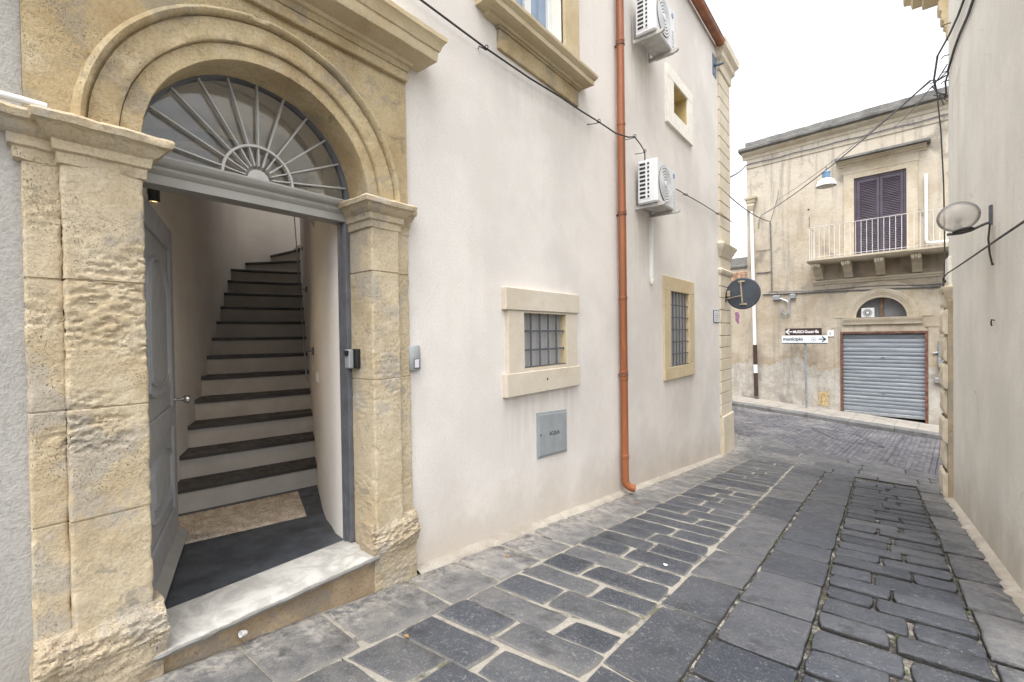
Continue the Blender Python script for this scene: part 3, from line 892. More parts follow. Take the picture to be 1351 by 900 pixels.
    mb.displace(lambda p: nv(p, 6, .003))
    mb.build('frieze', 'stone_arch', surround)
    mb = MB()
    pr = [(.0, 3.425), (.015, 3.43), (.02, 3.452), (.09, 3.462), (.135, 3.470), (.138, 3.475), (.142, 3.535), (.152, 3.54), (.165, 3.575), (.182, 3.60), (.188, 3.605), (.190, 3.635), (.18, 3.645), (.0, 3.66)]
    mould_stack(mb, -.02, .03, .066, 2.056, pr, (0, 1, 1, 1), .03, lambda p: nv(p, 7, .003)+nv(p, 24, .002))
    mb.build('cornice', 'stone_sill', surround, 40)
    # footing wall below the sill and the marble sill
    mb = MB(); rows = []
    for z in steps(-.4, .118, .03):
        rows.append([(.058+.012*nz((0, y, z), 5)+.006*nz((0, y, z), 18), y, z) for y in steps(.55, 1.75, .03)])
    mb.grid(rows); mb.build('footing', 'stone_dirty', surround, 60)
    mb = MB()
    prof = [(-.27, .118), (-.27, .157), (.085, .150), (.098, .146), (.104, .136), (.10, .122), (.085, .117)]
    rows = []
    for y in steps(.515, 1.72, .02):
        rows.append([(x+(.010*nz((x, y, z), 9)+.006*nz((x, y, z), 30) if x > .05 else 0)-(.03*max(0, .56-y)/.05 if x > .05 else 0), y, z-.002*(y-.5)+(.002*nz((x, y, z), 12) if x > .05 else 0)) for x, z in prof])
    mb.grid(rows, True, True, True)
    mb.build('sill', 'marble', surround, 35)
build_doorway()

# ---- fanlight and door
def build_fanlight():
    cy, cz, xg = 1.15, 2.45, -.20
    fl = MB()
    rows = []
    for i in range(65):
        a = PI*i/64
        rows.append([(x, cy+r*math.cos(a), cz+r*math.sin(a)) for r, x in ((.595, xg-.03), (.595, xg+.025), (.560, xg+.025), (.555, xg+.015), (.555, xg-.03))])
    fl.grid(rows, True)
    f = fl.build('fanlight', 'frame_dark', house, 40)
    mb = MB(); n = 48
    pts = [(xg-.008, cy+.558*math.cos(PI*i/n), cz+.558*math.sin(PI*i/n)) for i in range(n+1)]
    k = mb.pt((xg-.008, cy, cz+.01))
    b = [mb.pt(p) for p in pts]
    for i in range(n): mb.f.append([k, b[i], b[i+1]])
    pts2 = [(xg-.014, p[1], p[2]) for p in pts]; k2 = mb.pt((xg-.014, cy, cz+.01)); b2 = [mb.pt(p) for p in pts2]
    for i in range(n): mb.f.append([k2, b2[i+1], b2[i]])
    for i in range(n): mb.f.append([b[i], b2[i], b2[i+1], b[i+1]])
    mb.build('pane', 'glass', f)
    for i in range(11):
        a = PI*(i+.5)/11
        d = Vector((0, math.cos(a), math.sin(a))); c = Vector((xg+.012, cy, cz+.02))
        mb = MB()
        t = Vector((0, -d.z, d.y))*.006; o = Vector((.010, 0, 0))
        p0, p1 = c+d*.075, c+d*.565
        mb.grid([[p0-t*.6-o, p0+t*.6-o, p0+t*.5+o, p0-t*.5+o], [p1-t-o, p1+t-o, p1+t*.7+o, p1-t*.7+o]], True, True, True)
        mb.build('spoke', 'muntin', f)
    mb = MB(); rows = []
    for i in range(41):
        a = PI*i/40
        rows.append([(x, cy+r*math.cos(a), cz+.015+r*math.sin(a)) for r, x in ((.183, xg), (.183, xg+.028), (.196, xg+.028), (.196, xg))])
    mb.grid(rows, True, True, True); mb.build('hub_ring', 'muntin', f, 40)
    mb = MB(); rows = []
    for r, x in ((.06, xg), (.06, xg+.012), (.0, xg+.014)):
        rows.append([(x, cy+r*math.cos(PI*i/20), cz+.015+r*math.sin(PI*i/20)) for i in range(21)])
    mb.grid(rows); mb.build('hub', 'muntin', f, True)
    # moulded transom bar
    mb = MB()
    prof = [(-.30, 2.325), (-.185, 2.325), (-.185, 2.372), (-.178, 2.378), (-.170, 2.395), (-.176, 2.400), (-.176, 2.412), (-.158, 2.422), (-.150, 2.436), (-.146, 2.452), (-.150, 2.462), (-.185, 2.468), (-.30, 2.468)]
    mb.grid([[(x, y, z) for x, z in prof] for y in (.565, 1.725)], True, True, True)
    mb.build('transom', 'door_light', f, 35)
    # side frames
    d = MB()
    d.box((-.285, 1.692, .157), (-.185, 1.7245, 2.324), .003); d.box((-.27, 1.684, .157), (-.235, 1.692, 2.324))
    d.build('door_jamb', 'frame_dark', house)
    d = MB()
    d.box((-.285, .566, .157), (-.185, .598, 2.324), .003)
    d.build('door_jamb', 'frame_dark', house)
build_fanlight()

def build_door():
    # leaf swung inwards about the jamb; local u along leaf, w out of its visible face
    h = Vector((-.285, .612, 0)); e = Vector((-1.30, 1.01, 0))
    U = (e-h).normalized(); Wn = Vector((-U.y, U.x, 0))
    if Wn.y < 0: Wn = -Wn
    Lw = (e-h).length
    P = lambda u, z, w=0: h+U*u+Wn*w+Vector((0, 0, z))
    def bx(mb, u0, u1, z0, z1, w0, w1, ch=.006):
        pr = [(u0, z0), (u1, z0), (u1, z1), (u0, z1)]; cu = [(u0+ch, z0+ch), (u1-ch, z0+ch), (u1-ch, z1-ch), (u0+ch, z1-ch)]
        mb.grid([[P(u, z, w0) for u, z in pr], [P(u, z, w1-ch) for u, z in pr], [P(u, z, w1) for u, z in cu]], True, True, True)
    zb, zt = .172, 2.318
    mb = MB(); bx(mb, 0, Lw, zb, zt, -.044, -.012, .002)
    bx(mb, 0, .13, zb, zt, -.011, .006); bx(mb, Lw-.13, Lw, zb, zt, -.011, .006)
    bx(mb, .1302, Lw-.1302, zb, .40, -.011, .0055); bx(mb, .1302, Lw-.1302, 2.17, zt, -.011, .0055); bx(mb, .1302, Lw-.1302, .96, 1.10, -.011, .0055)
    door = mb.build('door', 'door', house)
    # raised panel mouldings: arched upper, shaped lower
    def outline(u0, u1, z0, z1, arch_t, arch_b, n=20):
        pts = []; c = (u0+u1)/2; r = (u1-u0)/2
        for i in range(n+1):
            a = PI-PI*i/n
            pts.append((c+r*math.cos(a), z1+arch_t*math.sin(a)))
        for i in range(n+1):
            a = -PI*i/n
            pts.append((c+r*math.cos(a), z0-arch_b*abs(math.sin(a)) if arch_b >= 0 else z0-arch_b*abs(math.sin(a))))
        return pts
    for (z0, z1, at_, ab) in ((1.26, 1.82, .24, .05), (.55, .78, .10, .05)):
        mb = MB()
        for k, (u0, u1) in enumerate(((.19, Lw-.19), (.255, Lw-.255))):
            o = outline(u0, u1, z0+.06*k, z1-.0*k, at_*(1-.15*k), ab); c = ((u0+u1)/2, (z0+z1)/2)
            rows = []
            for s_, w in ((1.0, -.016), (.985, .006), (.955, .008), (.93, -.002), (.90, -.006) if k == 0 else (.86, .004)):
                rows.append([P(c[0]+(u-c[0])*s_, c[1]+(z-c[1])*s_, w) for u, z in o])
            mb.grid(rows, True, False, True)
        mb.build('panel', 'door', door, 10)
    mb = MB(); Lz = 1.13
    k0 = P(Lw-.055, Lz, .004)
    def ring(r, w): return [k0+U*r*math.cos(a)+Wn*w+Vector((0, 0, r*math.sin(a))) for a in [2*PI*i/20 for i in range(20)]]
    mb.grid([ring(r, w) for r, w in ((.026, 0), (.026, .006), (.011, .010), (.011, .045), (.020, .052), (.031, .064), (.033, .078), (.026, .090), (.008, .095))], True, True, True)
    mb.build('handle', 'steel', door, True)
    mb = MB()
    pr = [(.170, .006), (.170, .062), (.182, .064), (.215, .014), (.22, .006)]
    mb.grid([[P(u, z, w) for z, w in pr] for u in (.015, Lw-.01)], True, True, True)
    mb.build('weather_bar', 'door_light', door)
    for z in (.35, 1.2, 2.1):
        mb = MB(); mb.lathe([(.009, z-.05), (.009, z+.05)], (h.x+.012, h.y+.012, 0), 'z', 10); mb.build('hinge', 'frame_dark', door, True)
build_door()

# ---- hall and winding stair
SZ = .155; SH = .202
def stepL(i):
    if i <= 12: return Vector((-1.75-.2736*(i-1), 1.08+.14*(i-1), 0))
    return [Vector((-5.36, 3.05, 0)), Vector((-5.55, 3.52, 0)), Vector((-5.58, 3.98, 0)), Vector((-5.6, 4.45, 0)), Vector((-5.6, 4.8, 0))][i-13]
def stepR(i):
    if i <= 12: return Vector((-1.53-.261*(i-1), 2.17+.119*(i-1), 0))
    return [Vector((-4.48, 3.53, 0)), Vector((-4.50, 3.58, 0)), Vector((-4.50, 3.75, 0)), Vector((-4.5, 4.3, 0)), Vector((-4.5, 4.7, 0))][i-13]
def build_hall():
    mb = MB()
    left = [(-.205, .566), (-.30, .53), (-.9, .70), (-1.2, .81)]+[(stepL(i).x, stepL(i).y) for i in range(1, 17)]+[(-5.6, 4.9)]
    right = [(-.205, 1.724), (-.30, 1.70), (-.42, 1.715), (-.55, 1.76), (-.72, 1.81), (-.94, 1.90), (-1.2, 2.02)]+[(stepR(i).x, stepR(i).y) for i in (1, 3, 5, 7, 9, 11, 12, 13)]+[(-4.5, 3.7), (-4.5, 4.9)]
    zs = [-.1, .6, 1.2, 1.8, 2.4, 3.2, 4.4]
    mb.grid([[(x, y, z) for x, y in left] for z in zs])
    mb.grid([[(x, y, z) for x, y in right] for z in zs])
    mb.grid([[(-5.6, 4.9, z), (-4.5, 4.9, z)] for z in zs])
    # wall over the opening on the inner side
    mb.build('hall_wall', 'plaster_in', house, 50)
    mb = MB()
    for a, b in (((-6.5, -.2), (-5.6, 5.6)), ((-5.6, -.2), (-.301, 2.3)), ((-5.6, 4.9), (-.301, 5.6)), ((-3.5, 2.3), (-.301, 4.9))): mb.box((*a, 4.41), (*b, 4.6))
    for a, b in (((-5.62, 2.28), (-5.6, 4.92)), ((-3.5, 2.28), (-3.48, 4.92)), ((-5.6, 2.28), (-3.5, 2.3)), ((-5.6, 4.9), (-3.5, 4.92))): mb.box((*a, 4.6), (*b, 7.7))  # made-up skylight shaft, out of view, added to brighten the stairwell
    mb.build('hall_ceiling', 'plaster_in', house)
    mb = MB(); mb.box((-2.7, -.1, 3.16), (-.64, 3.4, 3.24)); mb.build('hall_soffit', 'plaster_in', house)
    # vaulted soffit and timber arch seen through the fanlight
    mb = MB(); rows = []
    for i in range(41):
        a = PI*i/40
        rows.append([(x, 1.15+r*1.02*math.cos(a), 2.46+r*math.sin(a)) for r, x in ((.61, -.232), (.66, -.36), (.70, -.62))])
    mb.grid(rows); 
    rows = []
    for i in range(41):
        a = PI*i/40
        rows.append([(x, 1.15+r*1.0*math.cos(a), 2.46+r*.98*math.sin(a)) for r, x in ((.70, -.621), (1.05, -.625), (1.9, -.63))])
    mb.grid(rows)
    mb.build('hall_vault', 'plaster_in', house, True)
    mb = MB(); rows = []
    for i in range(41):
        a = PI*i/40
        rows.append([(x, 1.30+r*1.0*math.cos(a), 2.15+r*.95*math.sin(a)) for r, x in ((.86, -1.30), (.86, -1.18), (.95, -1.18), (.95, -1.30))])
    mb.grid(rows, True, True, True); mb.build('hall_arch', 'riser', house, 40)
    mb = MB()
    mb.face((-.27, .40, .1535), (-.27, 1.75, .1535), (-.55, 1.86, .1535), (-1.75, 2.40, .1535), (-1.95, .9, .1535))
    mb.face((-.27, .40, .02), (-1.95, .9, .02), (-1.75, 2.40, .02), (-.55, 1.86, .02), (-.27, 1.75, .02))
    mb.build('hall_floor', 'slate', house)
    mb = MB()
    for (a, b) in (((-.30, .98), (-1.4, 1.35)),):
        pass
    a, b = Vector((-1.14, .92, .1545)), Vector((-.90, 1.86, .1545)); t = Vector((.003, 0, 0))
    mb.face(a-t, a+t, b+t, b-t); mb.build('tile_joint', 'black', house)
    # staircase
    root = MB()
    for i in range(1, 16):       # solid carcass
        l0, r0, l1, r1 = stepL(i), stepR(i), stepL(i+1), stepR(i+1)
        z = SZ+SH*i-.04; n = (r0-l0).normalized(); f = Vector((-n.y, n.x, 0))*.05
        q = [l0+f-n*.03, r0+f+n*.03, r1+n*.03+f*.9, l1-n*.03+f*.9]
        root.grid([[Vector((p.x, p.y, 0)) for p in q], [Vector((p.x, p.y, z)) for p in q]], True, True, True)
    st = root.build('staircase', 'riser', house)
    for i in range(1, 16):
        l0, r0, l1, r1 = stepL(i), stepR(i), stepL(i+1), stepR(i+1)
        z = SZ+SH*i; n = (r0-l0).normalized(); f = Vector((-n.y, n.x, 0))
        if f.x > 0: f = -f
        mb = MB()
        q = [l0-n*.012, r0+n*.012, r1+n*.012+f*.05, l1-n*.012+f*.05]
        cq = [q[0]+f*.004, q[1]+f*.004, q[2], q[3]]
        V = lambda p, zz: Vector((p.x, p.y, zz))
        mb.grid([[V(p, z-.036) for p in cq], [V(p, z-.032) for p in q], [V(p, z-.005) for p in q], [V(p, z) for p in cq]], True, True, True)
        mb.build('tread', 'tread', st)
        mb = MB()
        a, b = l0+f*.022-n*.006, r0+f*.022+n*.006; g = f*.02
        mb.grid([[V(p, z-SH-.001) for p in (a, b, b+g, a+g)], [V(p, z-.037) for p in (a, b, b+g, a+g)]], True, True, True)
        mb.build('riser', 'riser', st)
    # handrail on the inner wall
    wn_ = Vector((-.415, -.91, 0))
    pts = []
    for t in lin(0, 1, 10):
        w = Vector((-1.45, 2.125, 0)).lerp(Vector((-4.35, 3.46, 0)), t)
        pts.append(w+wn_*.075+Vector((0, 0, 1.30+t*2.05)))
    pts = [pts[0]+Vector((.02, 0, -.14))]+pts+[Vector((-4.42, 3.40, 3.75))]
    mb = MB(); mb.tube(pts, .008, 8); hr = mb.build('handrail', 'frame_dark', house, True)
    for t in (.06, .40, .72):
        w = Vector((-1.45, 2.125, 0)).lerp(Vector((-4.35, 3.46, 0)), t)+Vector((0, 0, 1.30+t*2.05))
        mb = MB(); mb.tube([w+wn_*.075, w-wn_*.02], .006, 6); mb.tube([w+Vector((0, 0, -.035))+wn_*.004, w+Vector((0, 0, .035))+wn_*.004], .012, 6, flat=.4)
        mb.build('bracket', 'frame_dark', hr, True)
build_hall()

def build_small_door_things():
    # light switch on the hall wall
    d = Vector((-.92, .39, 0)).normalized(); n = Vector((-d.y, d.x, 0)); n = n if n.y < 0 else -n
    c = Vector((-1.19, 2.015, 1.21))
    t = thing('light_switch', 'white light switch plate on the hall wall beside the stair', 'light switch', c)
    def obox(mb, c, hu, hz, w0, w1):
        mb.grid([[c+d*a+Vector((0, 0, b))+n*w for a, b in ((-hu, -hz), (hu, -hz), (hu, hz), (-hu, hz))] for w in (w0, w1)], True, True, True)
    mb = MB(); obox(mb, c, .06, .042, -.01, .012); mb.build('plate', 'white_pvc', t)
    mb = MB(); obox(mb, c+d*.012, .022, .028, .0122, .017); mb.build('rocker', 'rail_white', t)
    # black cylinder lamp
    t = thing('wall_lamp', 'small black cylinder wall lamp glowing warm inside the entrance', 'lamp', (-1.40, .905, 2.6))
    mb = MB(); mb.lathe([(.028, 2.53), (.033, 2.53), (.033, 2.70), (.0, 2.70)], (-1.40, .945, 0), 'z', 24, False, False); mb.build('lamp_body', 'black', t, 40)
    mb = MB(); mb.lathe([(.0275, 2.540), (.012, 2.544), (.0, 2.545)], (-1.40, .945, 0), 'z', 20); mb.build('bulb', 'lamp_glow', t, True)
    mb = MB(); mb.box((-1.415, .84, 2.58), (-1.385, .915, 2.66), .003); mb.build('bracket', 'black', t)
    l = bpy.data.lights.new('lamp_light', 'SPOT'); l.energy = 9; l.color = (1, .76, .48); l.spot_size = R(150); l.spot_blend = .8; l.shadow_soft_size = .03
    o = bpy.data.objects.new('lamp_light', l); col.objects.link(o); o.location = (-1.40, .945, 2.525)
    # jute mat
    t = MB()
    a, b, c_, d_ = Vector((-1.70, 1.10, 0)), Vector((-1.10, .93, 0)), Vector((-.885, 1.74, 0)), Vector((-1.52, 1.98, 0))
    rows = []
    nu, nvv = 60, 44
    for j in range(nvv+1):
        v = j/nvv; row = []
        for i in range(nu+1):
            u = i/nu
            p = a.lerp(b, v).lerp(d_.lerp(c_, v), u)
            e = min(u, 1-u, v, 1-v)
            row.append(p+Vector((0, 0, .156+.012*min(1, e*18)+.0025*nz((p.x, p.y, 0), 60)+(.003*math.sin(u*130) if .01 < e else 0))))
        rows.append(row)
    t.grid(rows)
    tag(t.build('doormat', 'jute', None, True), 'beige woven jute doormat on the dark floor at the foot of the stairs', 'doormat')
    # video doorbell on the door jamb
    t = thing('video_doorbell', 'black and silver video doorbell on the stone jamb', 'doorbell', (-.12, 1.727, 1.40))
    mb = MB(); mb.box((-.175, 1.700, 1.343), (-.085, 1.735, 1.472), .004); mb.build('mount', 'black', t)
    mb = MB(); mb.box((-.175, 1.664, 1.343), (-.120, 1.6995, 1.470), .006); mb.build('body', 'box_gray', t)
    mb = MB(); mb.box((-.1745, 1.660, 1.432), (-.122, 1.6635, 1.462), .002); mb.build('camera_panel', 'black', t)
    mb = MB(); mb.lathe([(.013, 1.6597), (.013, 1.656), (.0, 1.654)], (-.148, 0, 1.437), 'y', 16); mb.build('lens', 'ac_dark', t, True)
    # grey bell box on the plaster
    t = thing('bell_box', 'grey bell box with a pale lilac button on the cream plaster', 'doorbell', (0, 2.09, 1.395))
    mb = MB(); mb.box((-.005, 2.04, 1.305), (.042, 2.137, 1.485), .008); mb.build('casing', 'box_gray', t, 50)
    mb = MB(); mb.box((.0422, 2.068, 1.322), (.0455, 2.118, 1.392), .001); mb.build('button_frame', 'hatch_text', t)
    mb = MB(); mb.box((.0457, 2.074, 1.328), (.049, 2.112, 1.386), .001); mb.build('button', 'lilac', t)
    # utility hatch
    t = thing('utility_hatch', 'grey metal meter hatch set in the cream wall below the barred window', 'hatch', (0, 3.86, .54))
    zz = lambda y: -.115*(y-3.86)*.55
    def sh(mb, y0, y1, z0, z1, x0, x1, ch):
        q = [(y0, z0), (y1, z0), (y1, z1), (y0, z1)]; c = [(y0+ch, z0+ch), (y1-ch, z0+ch), (y1-ch, z1-ch), (y0+ch, z1-ch)]
        mb.grid([[(x0, y, z+zz(y)) for y, z in q], [(x1-ch*.6, y, z+zz(y)) for y, z in q], [(x1, y, z+zz(y)) for y, z in c]], True, True, True)
    mb = MB(); sh(mb, 3.59, 4.135, .318, .770, -.01, .012, .006); mb.build('frame', 'hatch', t)
    mb = MB(); sh(mb, 3.612, 4.113, .340, .748, .0122, .020, .005); mb.build('door', 'hatch', t)
    mb = MB(); mb.lathe([(.012, .0202), (.012, .024), (.0, .025)], (0, 3.635, .565), 'x', 12); mb.build('lock', 'steel', t, True)
    text_obj('lettering', 'ACQUA', .052, (.0205, 3.79, .535), (0, 1, -.06), (0, 0, 1), 'hatch_text', t, .001)
build_small_door_things()

# ---- windows of the cream house
def window(name, hole, outer, m_trim, xs, bars, label, blocks=None, pane='pane_gray', rec=-.045, bar_m='iron'):
    y0, y1, z0, z1 = hole; a, b, c, d = outer
    w = None
    mb = MB()
    if blocks:          # deeper lintel and sill blocks standing proud of the jambs
        lz, sz_, e = blocks
        mb.box((-.02, a, lz), (xs+.012, b, d), .006); mb.box((-.02, a, c), (xs+.012, b, sz_), .006)
        mb.box((-.02, a+e, sz_+.0005), (xs, y0, lz-.0005), .004); mb.box((-.02, y1, sz_+.0005), (xs, b-e, lz-.0005), .004)
        if sz_ < z0: mb.box((-.02, y0+.0005, sz_+.0005), (xs-.003, y1-.0005, z0)); 
        if lz > z1: mb.box((-.02, y0+.0005, z1), (xs-.003, y1-.0005, lz-.0005))
    else:
        mb.box((-.02, a, z1), (xs, b, d), .005); mb.box((-.02, a, c), (xs+.004, b, z0), .005)
        mb.box((-.02, a, z0+.0005), (xs, y0, z1-.0005), .005); mb.box((-.02, y1, z0+.0005), (xs, b, z1-.0005), .005)
    mb.displace(lambda p: nv(p, 9, .0018))
    w = mb.build(name, m_trim, house)
    if label: w['label'] = label
    # stone-lined reveal
    mb = MB(); t = .012
    mb.box((rec-.08, y0-.004, z0-.004), (-.0205, y0+.004, z1+.004)); mb.box((rec-.08, y1-.006, z0-.004), (xs-.006, y1+.004, z1+.004))
    mb.box((rec-.08, y0+.005, z0-.004), (xs-.006, y1-.007, z0+.004)); mb.box((rec-.08, y0+.005, z1-.004), (-.0205, y1-.007, z1+.004))
    mb.build('reveal', 'stone_sill', w)
    mb = MB(); mb.box((rec-.012, y0+.002, z0+.002), (rec-.002, y1-.002, z1-.002)); mb.build('pane', pane, w)
    nvb, hz = bars
    mb = MB()
    for i in range(1, nvb+1):
        y = y0+(y1-y0)*i/(nvb+1)
        mb.lathe([(.010, z0), (.010, z1)], (rec+.05, y, 0), 'z', 8)
    for z in hz: mb.box((rec+.044, y0, z-.009), (rec+.056, y1, z+.009))
    mb.box((rec+.02, y0+.004, z0+.004), (rec+.07, y0+.018, z1-.004)); mb.box((rec+.02, y0+.0185, z0+.004), (rec+.07, y1-.004, z0+.016))
    mb.build('bars', bar_m, w, 40)
    return w
window('window', H_W1, (3.09, 4.36, .992, 1.978), 'stone_trim', .042, (4, [1.405, 1.585]), 'barred square window with pale stone blocks', (1.775, 1.205, .045))
window('window', H_W2, (6.98, 8.46, .80, 2.445), 'stone_sill', .03, (5, [1.2, 1.4, 1.6, 1.8, 2.0]), 'tall barred window in a honey stone frame', pane='pane_gray')
def small_upper_window():
    y0, y1, z0, z1 = H_W3
    mb = MB()
    for p, q in (((-.01, 7.16, z1), (.040, 8.43, 5.80)), ((-.01, 7.16, 4.88), (.042, 8.43, z0)), ((-.01, 7.16, z0+.0005), (.038, y0, z1-.0005)), ((-.01, y1, z0+.0005), (.038, 8.43, z1-.0005))): mb.box(p, q, .003)
    w = mb.build('window', 'trim_white', house); w['label'] = 'small unbarred upper window with a deep yellow reveal'
    mb = MB()
    mb.box((-.42, y0-.004, z0-.004), (-.0105, y0+.004, z1+.004)); mb.box((-.42, y1-.004, z0-.004), (.012, y1+.004, z1+.004))
    mb.box((-.42, y0+.005, z0-.004), (.012, y1-.005, z0+.004)); mb.box((-.42, y0+.005, z1-.004), (.012, y1-.005, z1+.004))
    mb.build('reveal', 'reveal_yellow', w)
    mb = MB(); mb.box((-.41, y0+.005, z0+.005), (-.40, y1-.005, z1-.005)); mb.build('pane', 'pane_dark', w)
    mb = MB()
    for ya, yb, za, zb in ((y0+.005, y0+.06, z0+.005, z1-.005), (y1-.06, y1-.005, z0+.005, z1-.005), (y0+.061, y1-.061, z0+.005, z0+.06), (y0+.061, y1-.061, z1-.06, z1-.005)): mb.box((-.399, ya, za), (-.35, yb, zb))
    mb.build('sash', 'pvc_win', w)
mb = MB(); mb.lathe([(.013, .0545), (.012, .0555), (.0, .0556)], (0, 3.72, 1.11), 'x', 10); mb.build('weep_hole', 'ac_dark', [o for o in house.children if o.name == 'window'][0])
small_upper_window()
def big_upper_window():
    y0, y1, z0, z1 = H_W4
    mb = MB()
    mb.box((-.02, y1, z0+.001), (.032, 4.47, 6.0), .004)
    w = mb.build('window', 'stone_sill', house); w['label'] = 'large upper window with a heavy moulded stone sill'
    mb = MB()
    mb.box((-.02, 3.02, z0+.001), (.032, y0, 6.0), .004); mb.build('jamb', 'stone_sill', w); mb = MB()
    mould_stack(mb, -.02, 2.94, .03, 4.42, [(.0, 4.255), (.03, 4.262), (.035, 4.285), (.11, 4.292), (.13, 4.30), (.132, 4.345), (.142, 4.35), (.158, 4.375), (.165, 4.38), (.168, 4.405), (.16, 4.415), (.0, 4.42)], (0, 1, 1, 1), .05, lambda p: nv(p, 7, .002))
    mb.build('window_sill', 'stone_sill', w, 40)
    mb = MB(); mb.box((-.02, 3.08, 4.065), (.028, 4.44, 4.256), .006); mb.box((-.02, 3.06, 4.235), (.045, 4.46, 4.2555), .004); mb.displace(lambda p: nv(p, 6, .002)); mb.build('apron', 'stone_arch', w)
    mb = MB()
    for ya, yb in ((y0+.004, y0+.075), (y1-.075, y1-.004), ((y0+y1)/2-.05, (y0+y1)/2+.05)): mb.box((-.19, ya, z0+.004), (-.13, yb, z1-.004), .006)
    mb.box((-.185, y0+.076, z0+.004), (-.135, (y0+y1)/2-.051, z0+.07)); mb.box((-.185, (y0+y1)/2+.051, z0+.004), (-.135, y1-.076, z0+.07))
    mb.build('sash', 'pvc_win', w)
    mb = MB(); mb.box((-.175, y0+.01, z0+.01), (-.165, y1-.01, z1-.01)); mb.build('pane', 'pane_sky', w)
    mb = MB(); mb.box((-.22, y1-.003, z0), (-.0205, y1+.003, z1)); mb.build('reveal', 'trim_white', w)
    mb = MB(); mb.box((-.22, y0-.003, z0), (-.0205, y0+.003, z1)); mb.build('reveal', 'trim_white', w)
big_upper_window()

# ---- corner pilaster, capital at the eaves, gutter
def build_corner():
    mb = MB()
    mb.box((-.06, 10.235, -1.7), (.075, 11.10, -.235), .012)
    base = mb.build('corner_pilaster', 'stone_quoin', house)
    mb = MB()
    def course(z0, z1): mb.box((-.06, 10.215, z0+.006), (.036, 11.085, z1-.006), .008)
    zs = [-.234, .0, .25, .49, .73, .97, 1.22, 1.47, 1.74, 2.02, 2.28, 2.52, 2.77]
    for a, b in zip(zs[:-1], zs[1:]): course(a, b)
    z = 3.50
    while z < 7.0:
        course(z, z+.27); z += .27
    mb.box((-.06, 10.225, 2.90), (.026, 11.07, 3.16), .004)
    mb.displace(lambda p: nv(p, 4, .003))
    mb.build('block', 'stone_quoin', base)
    mb = MB(); mb.box((-.05, 10.23, -.25), (.010, 11.08, 7.05)); mb.build('joint', 'stone_dirty', base)
    mb = MB()
    mould_stack(mb, -.06, 10.215, .04, 11.09, [(0, 3.14), (.015, 3.16), (.02, 3.22), (.05, 3.26), (.06, 3.30), (.10, 3.36), (.105, 3.41), (.03, 3.44), (.0, 3.50)], (0, 1, 1, 1), .2)
    mb.build('capital', 'stone_quoin', base, 35)
    mb = MB()
    mould_stack(mb, -.06, 10.215, .04, 11.09, [(0, 2.765), (.02, 2.78), (.045, 2.82), (.05, 2.86), (.01, 2.90), (0, 2.902)], (0, 1, 1, 1), .2)
    mb.build('band', 'stone_quoin', base, 35)
    mb = MB()
    mould_stack(mb, -.06, 10.215, .04, 11.09, [(0, 7.02), (.02, 7.04), (.025, 7.09), (.028, 7.20), (.04, 7.22), (.085, 7.27), (.09, 7.37), (.11, 7.39), (.155, 7.44), (.16, 7.58), (.0, 7.60)], (0, 1, 1, 1), .3)
    mb.build('cornice', 'stone_quoin', base, 35)
    # half-round gutter along the eaves
    mb = MB(); rows = []
    for y in (.25, 4, 8, 10.2):
        row = [(.105+.085*math.cos(PI+PI*i/16), y, 7.50+.085*math.sin(PI+PI*i/16)) for i in range(17)]
        row += [(.105+.077*math.cos(PI+PI*i/16), y, 7.502+.077*math.sin(PI+PI*i/16)) for i in range(16, -1, -1)]
        rows.append(row)
    mb.grid(rows, True, True, True)
    for i in range(12): mb.tube([(.19, .25+i*.9, 7.5), (.19, .25+i*.9+.9, 7.5)], .010, 8) if i < 11 else None
    g = mb.build('gutter', 'copper', house, 40)
    mb = MB(); mb.box((-.31, .21, 7.604), (.08, 10.2, 7.66), .01); mb.build('eaves_board', 'copper', house)
build_corner()

# ---- fittings on the cream house
def build_downpipe():
    t = thing('downpipe', 'copper coloured downpipe running down the cream house to the paving', 'downpipe', (.07, 5.41, -.5))
    mb = MB(); x, y = .075, 5.41
    path = [(x, y, 7.45), (x, y, 4), (x, y, 1), (x, y, -.33), (x+.008, y+.006, -.37), (x+.03, y+.02, -.40), (x+.055, y+.04, -.42), (x+.10, y+.07, -.435)]
    mb.tube(path, .049, 20); mb.build('pipe', 'copper', t, 50)
    for z, h in ((-.02, .02), (.98, .02), (1.06, .012), (2.0, .016), (3.1, .016), (4.2, .016), (5.25, .016), (6.3, .016)):
        mb = MB(); mb.lathe([(.0495, z-h-.004), (.054, z-h), (.054, z+h), (.0495, z+h+.004)], (x, y, 0), 'z', 20, False, False); mb.build('collar', 'copper', t, 40)
    for z in (1.02, 3.06, 5.2):
        mb = MB(); mb.lathe([(.052, z-.012), (.056, z-.012), (.056, z+.012), (.052, z+.012)], (x, y, 0), 'z', 20, False, False); mb.box((-.01, y-.012, z-.01), (.03, y+.012, z+.01)); mb.build('clamp', 'rust', t, 40)
build_downpipe()

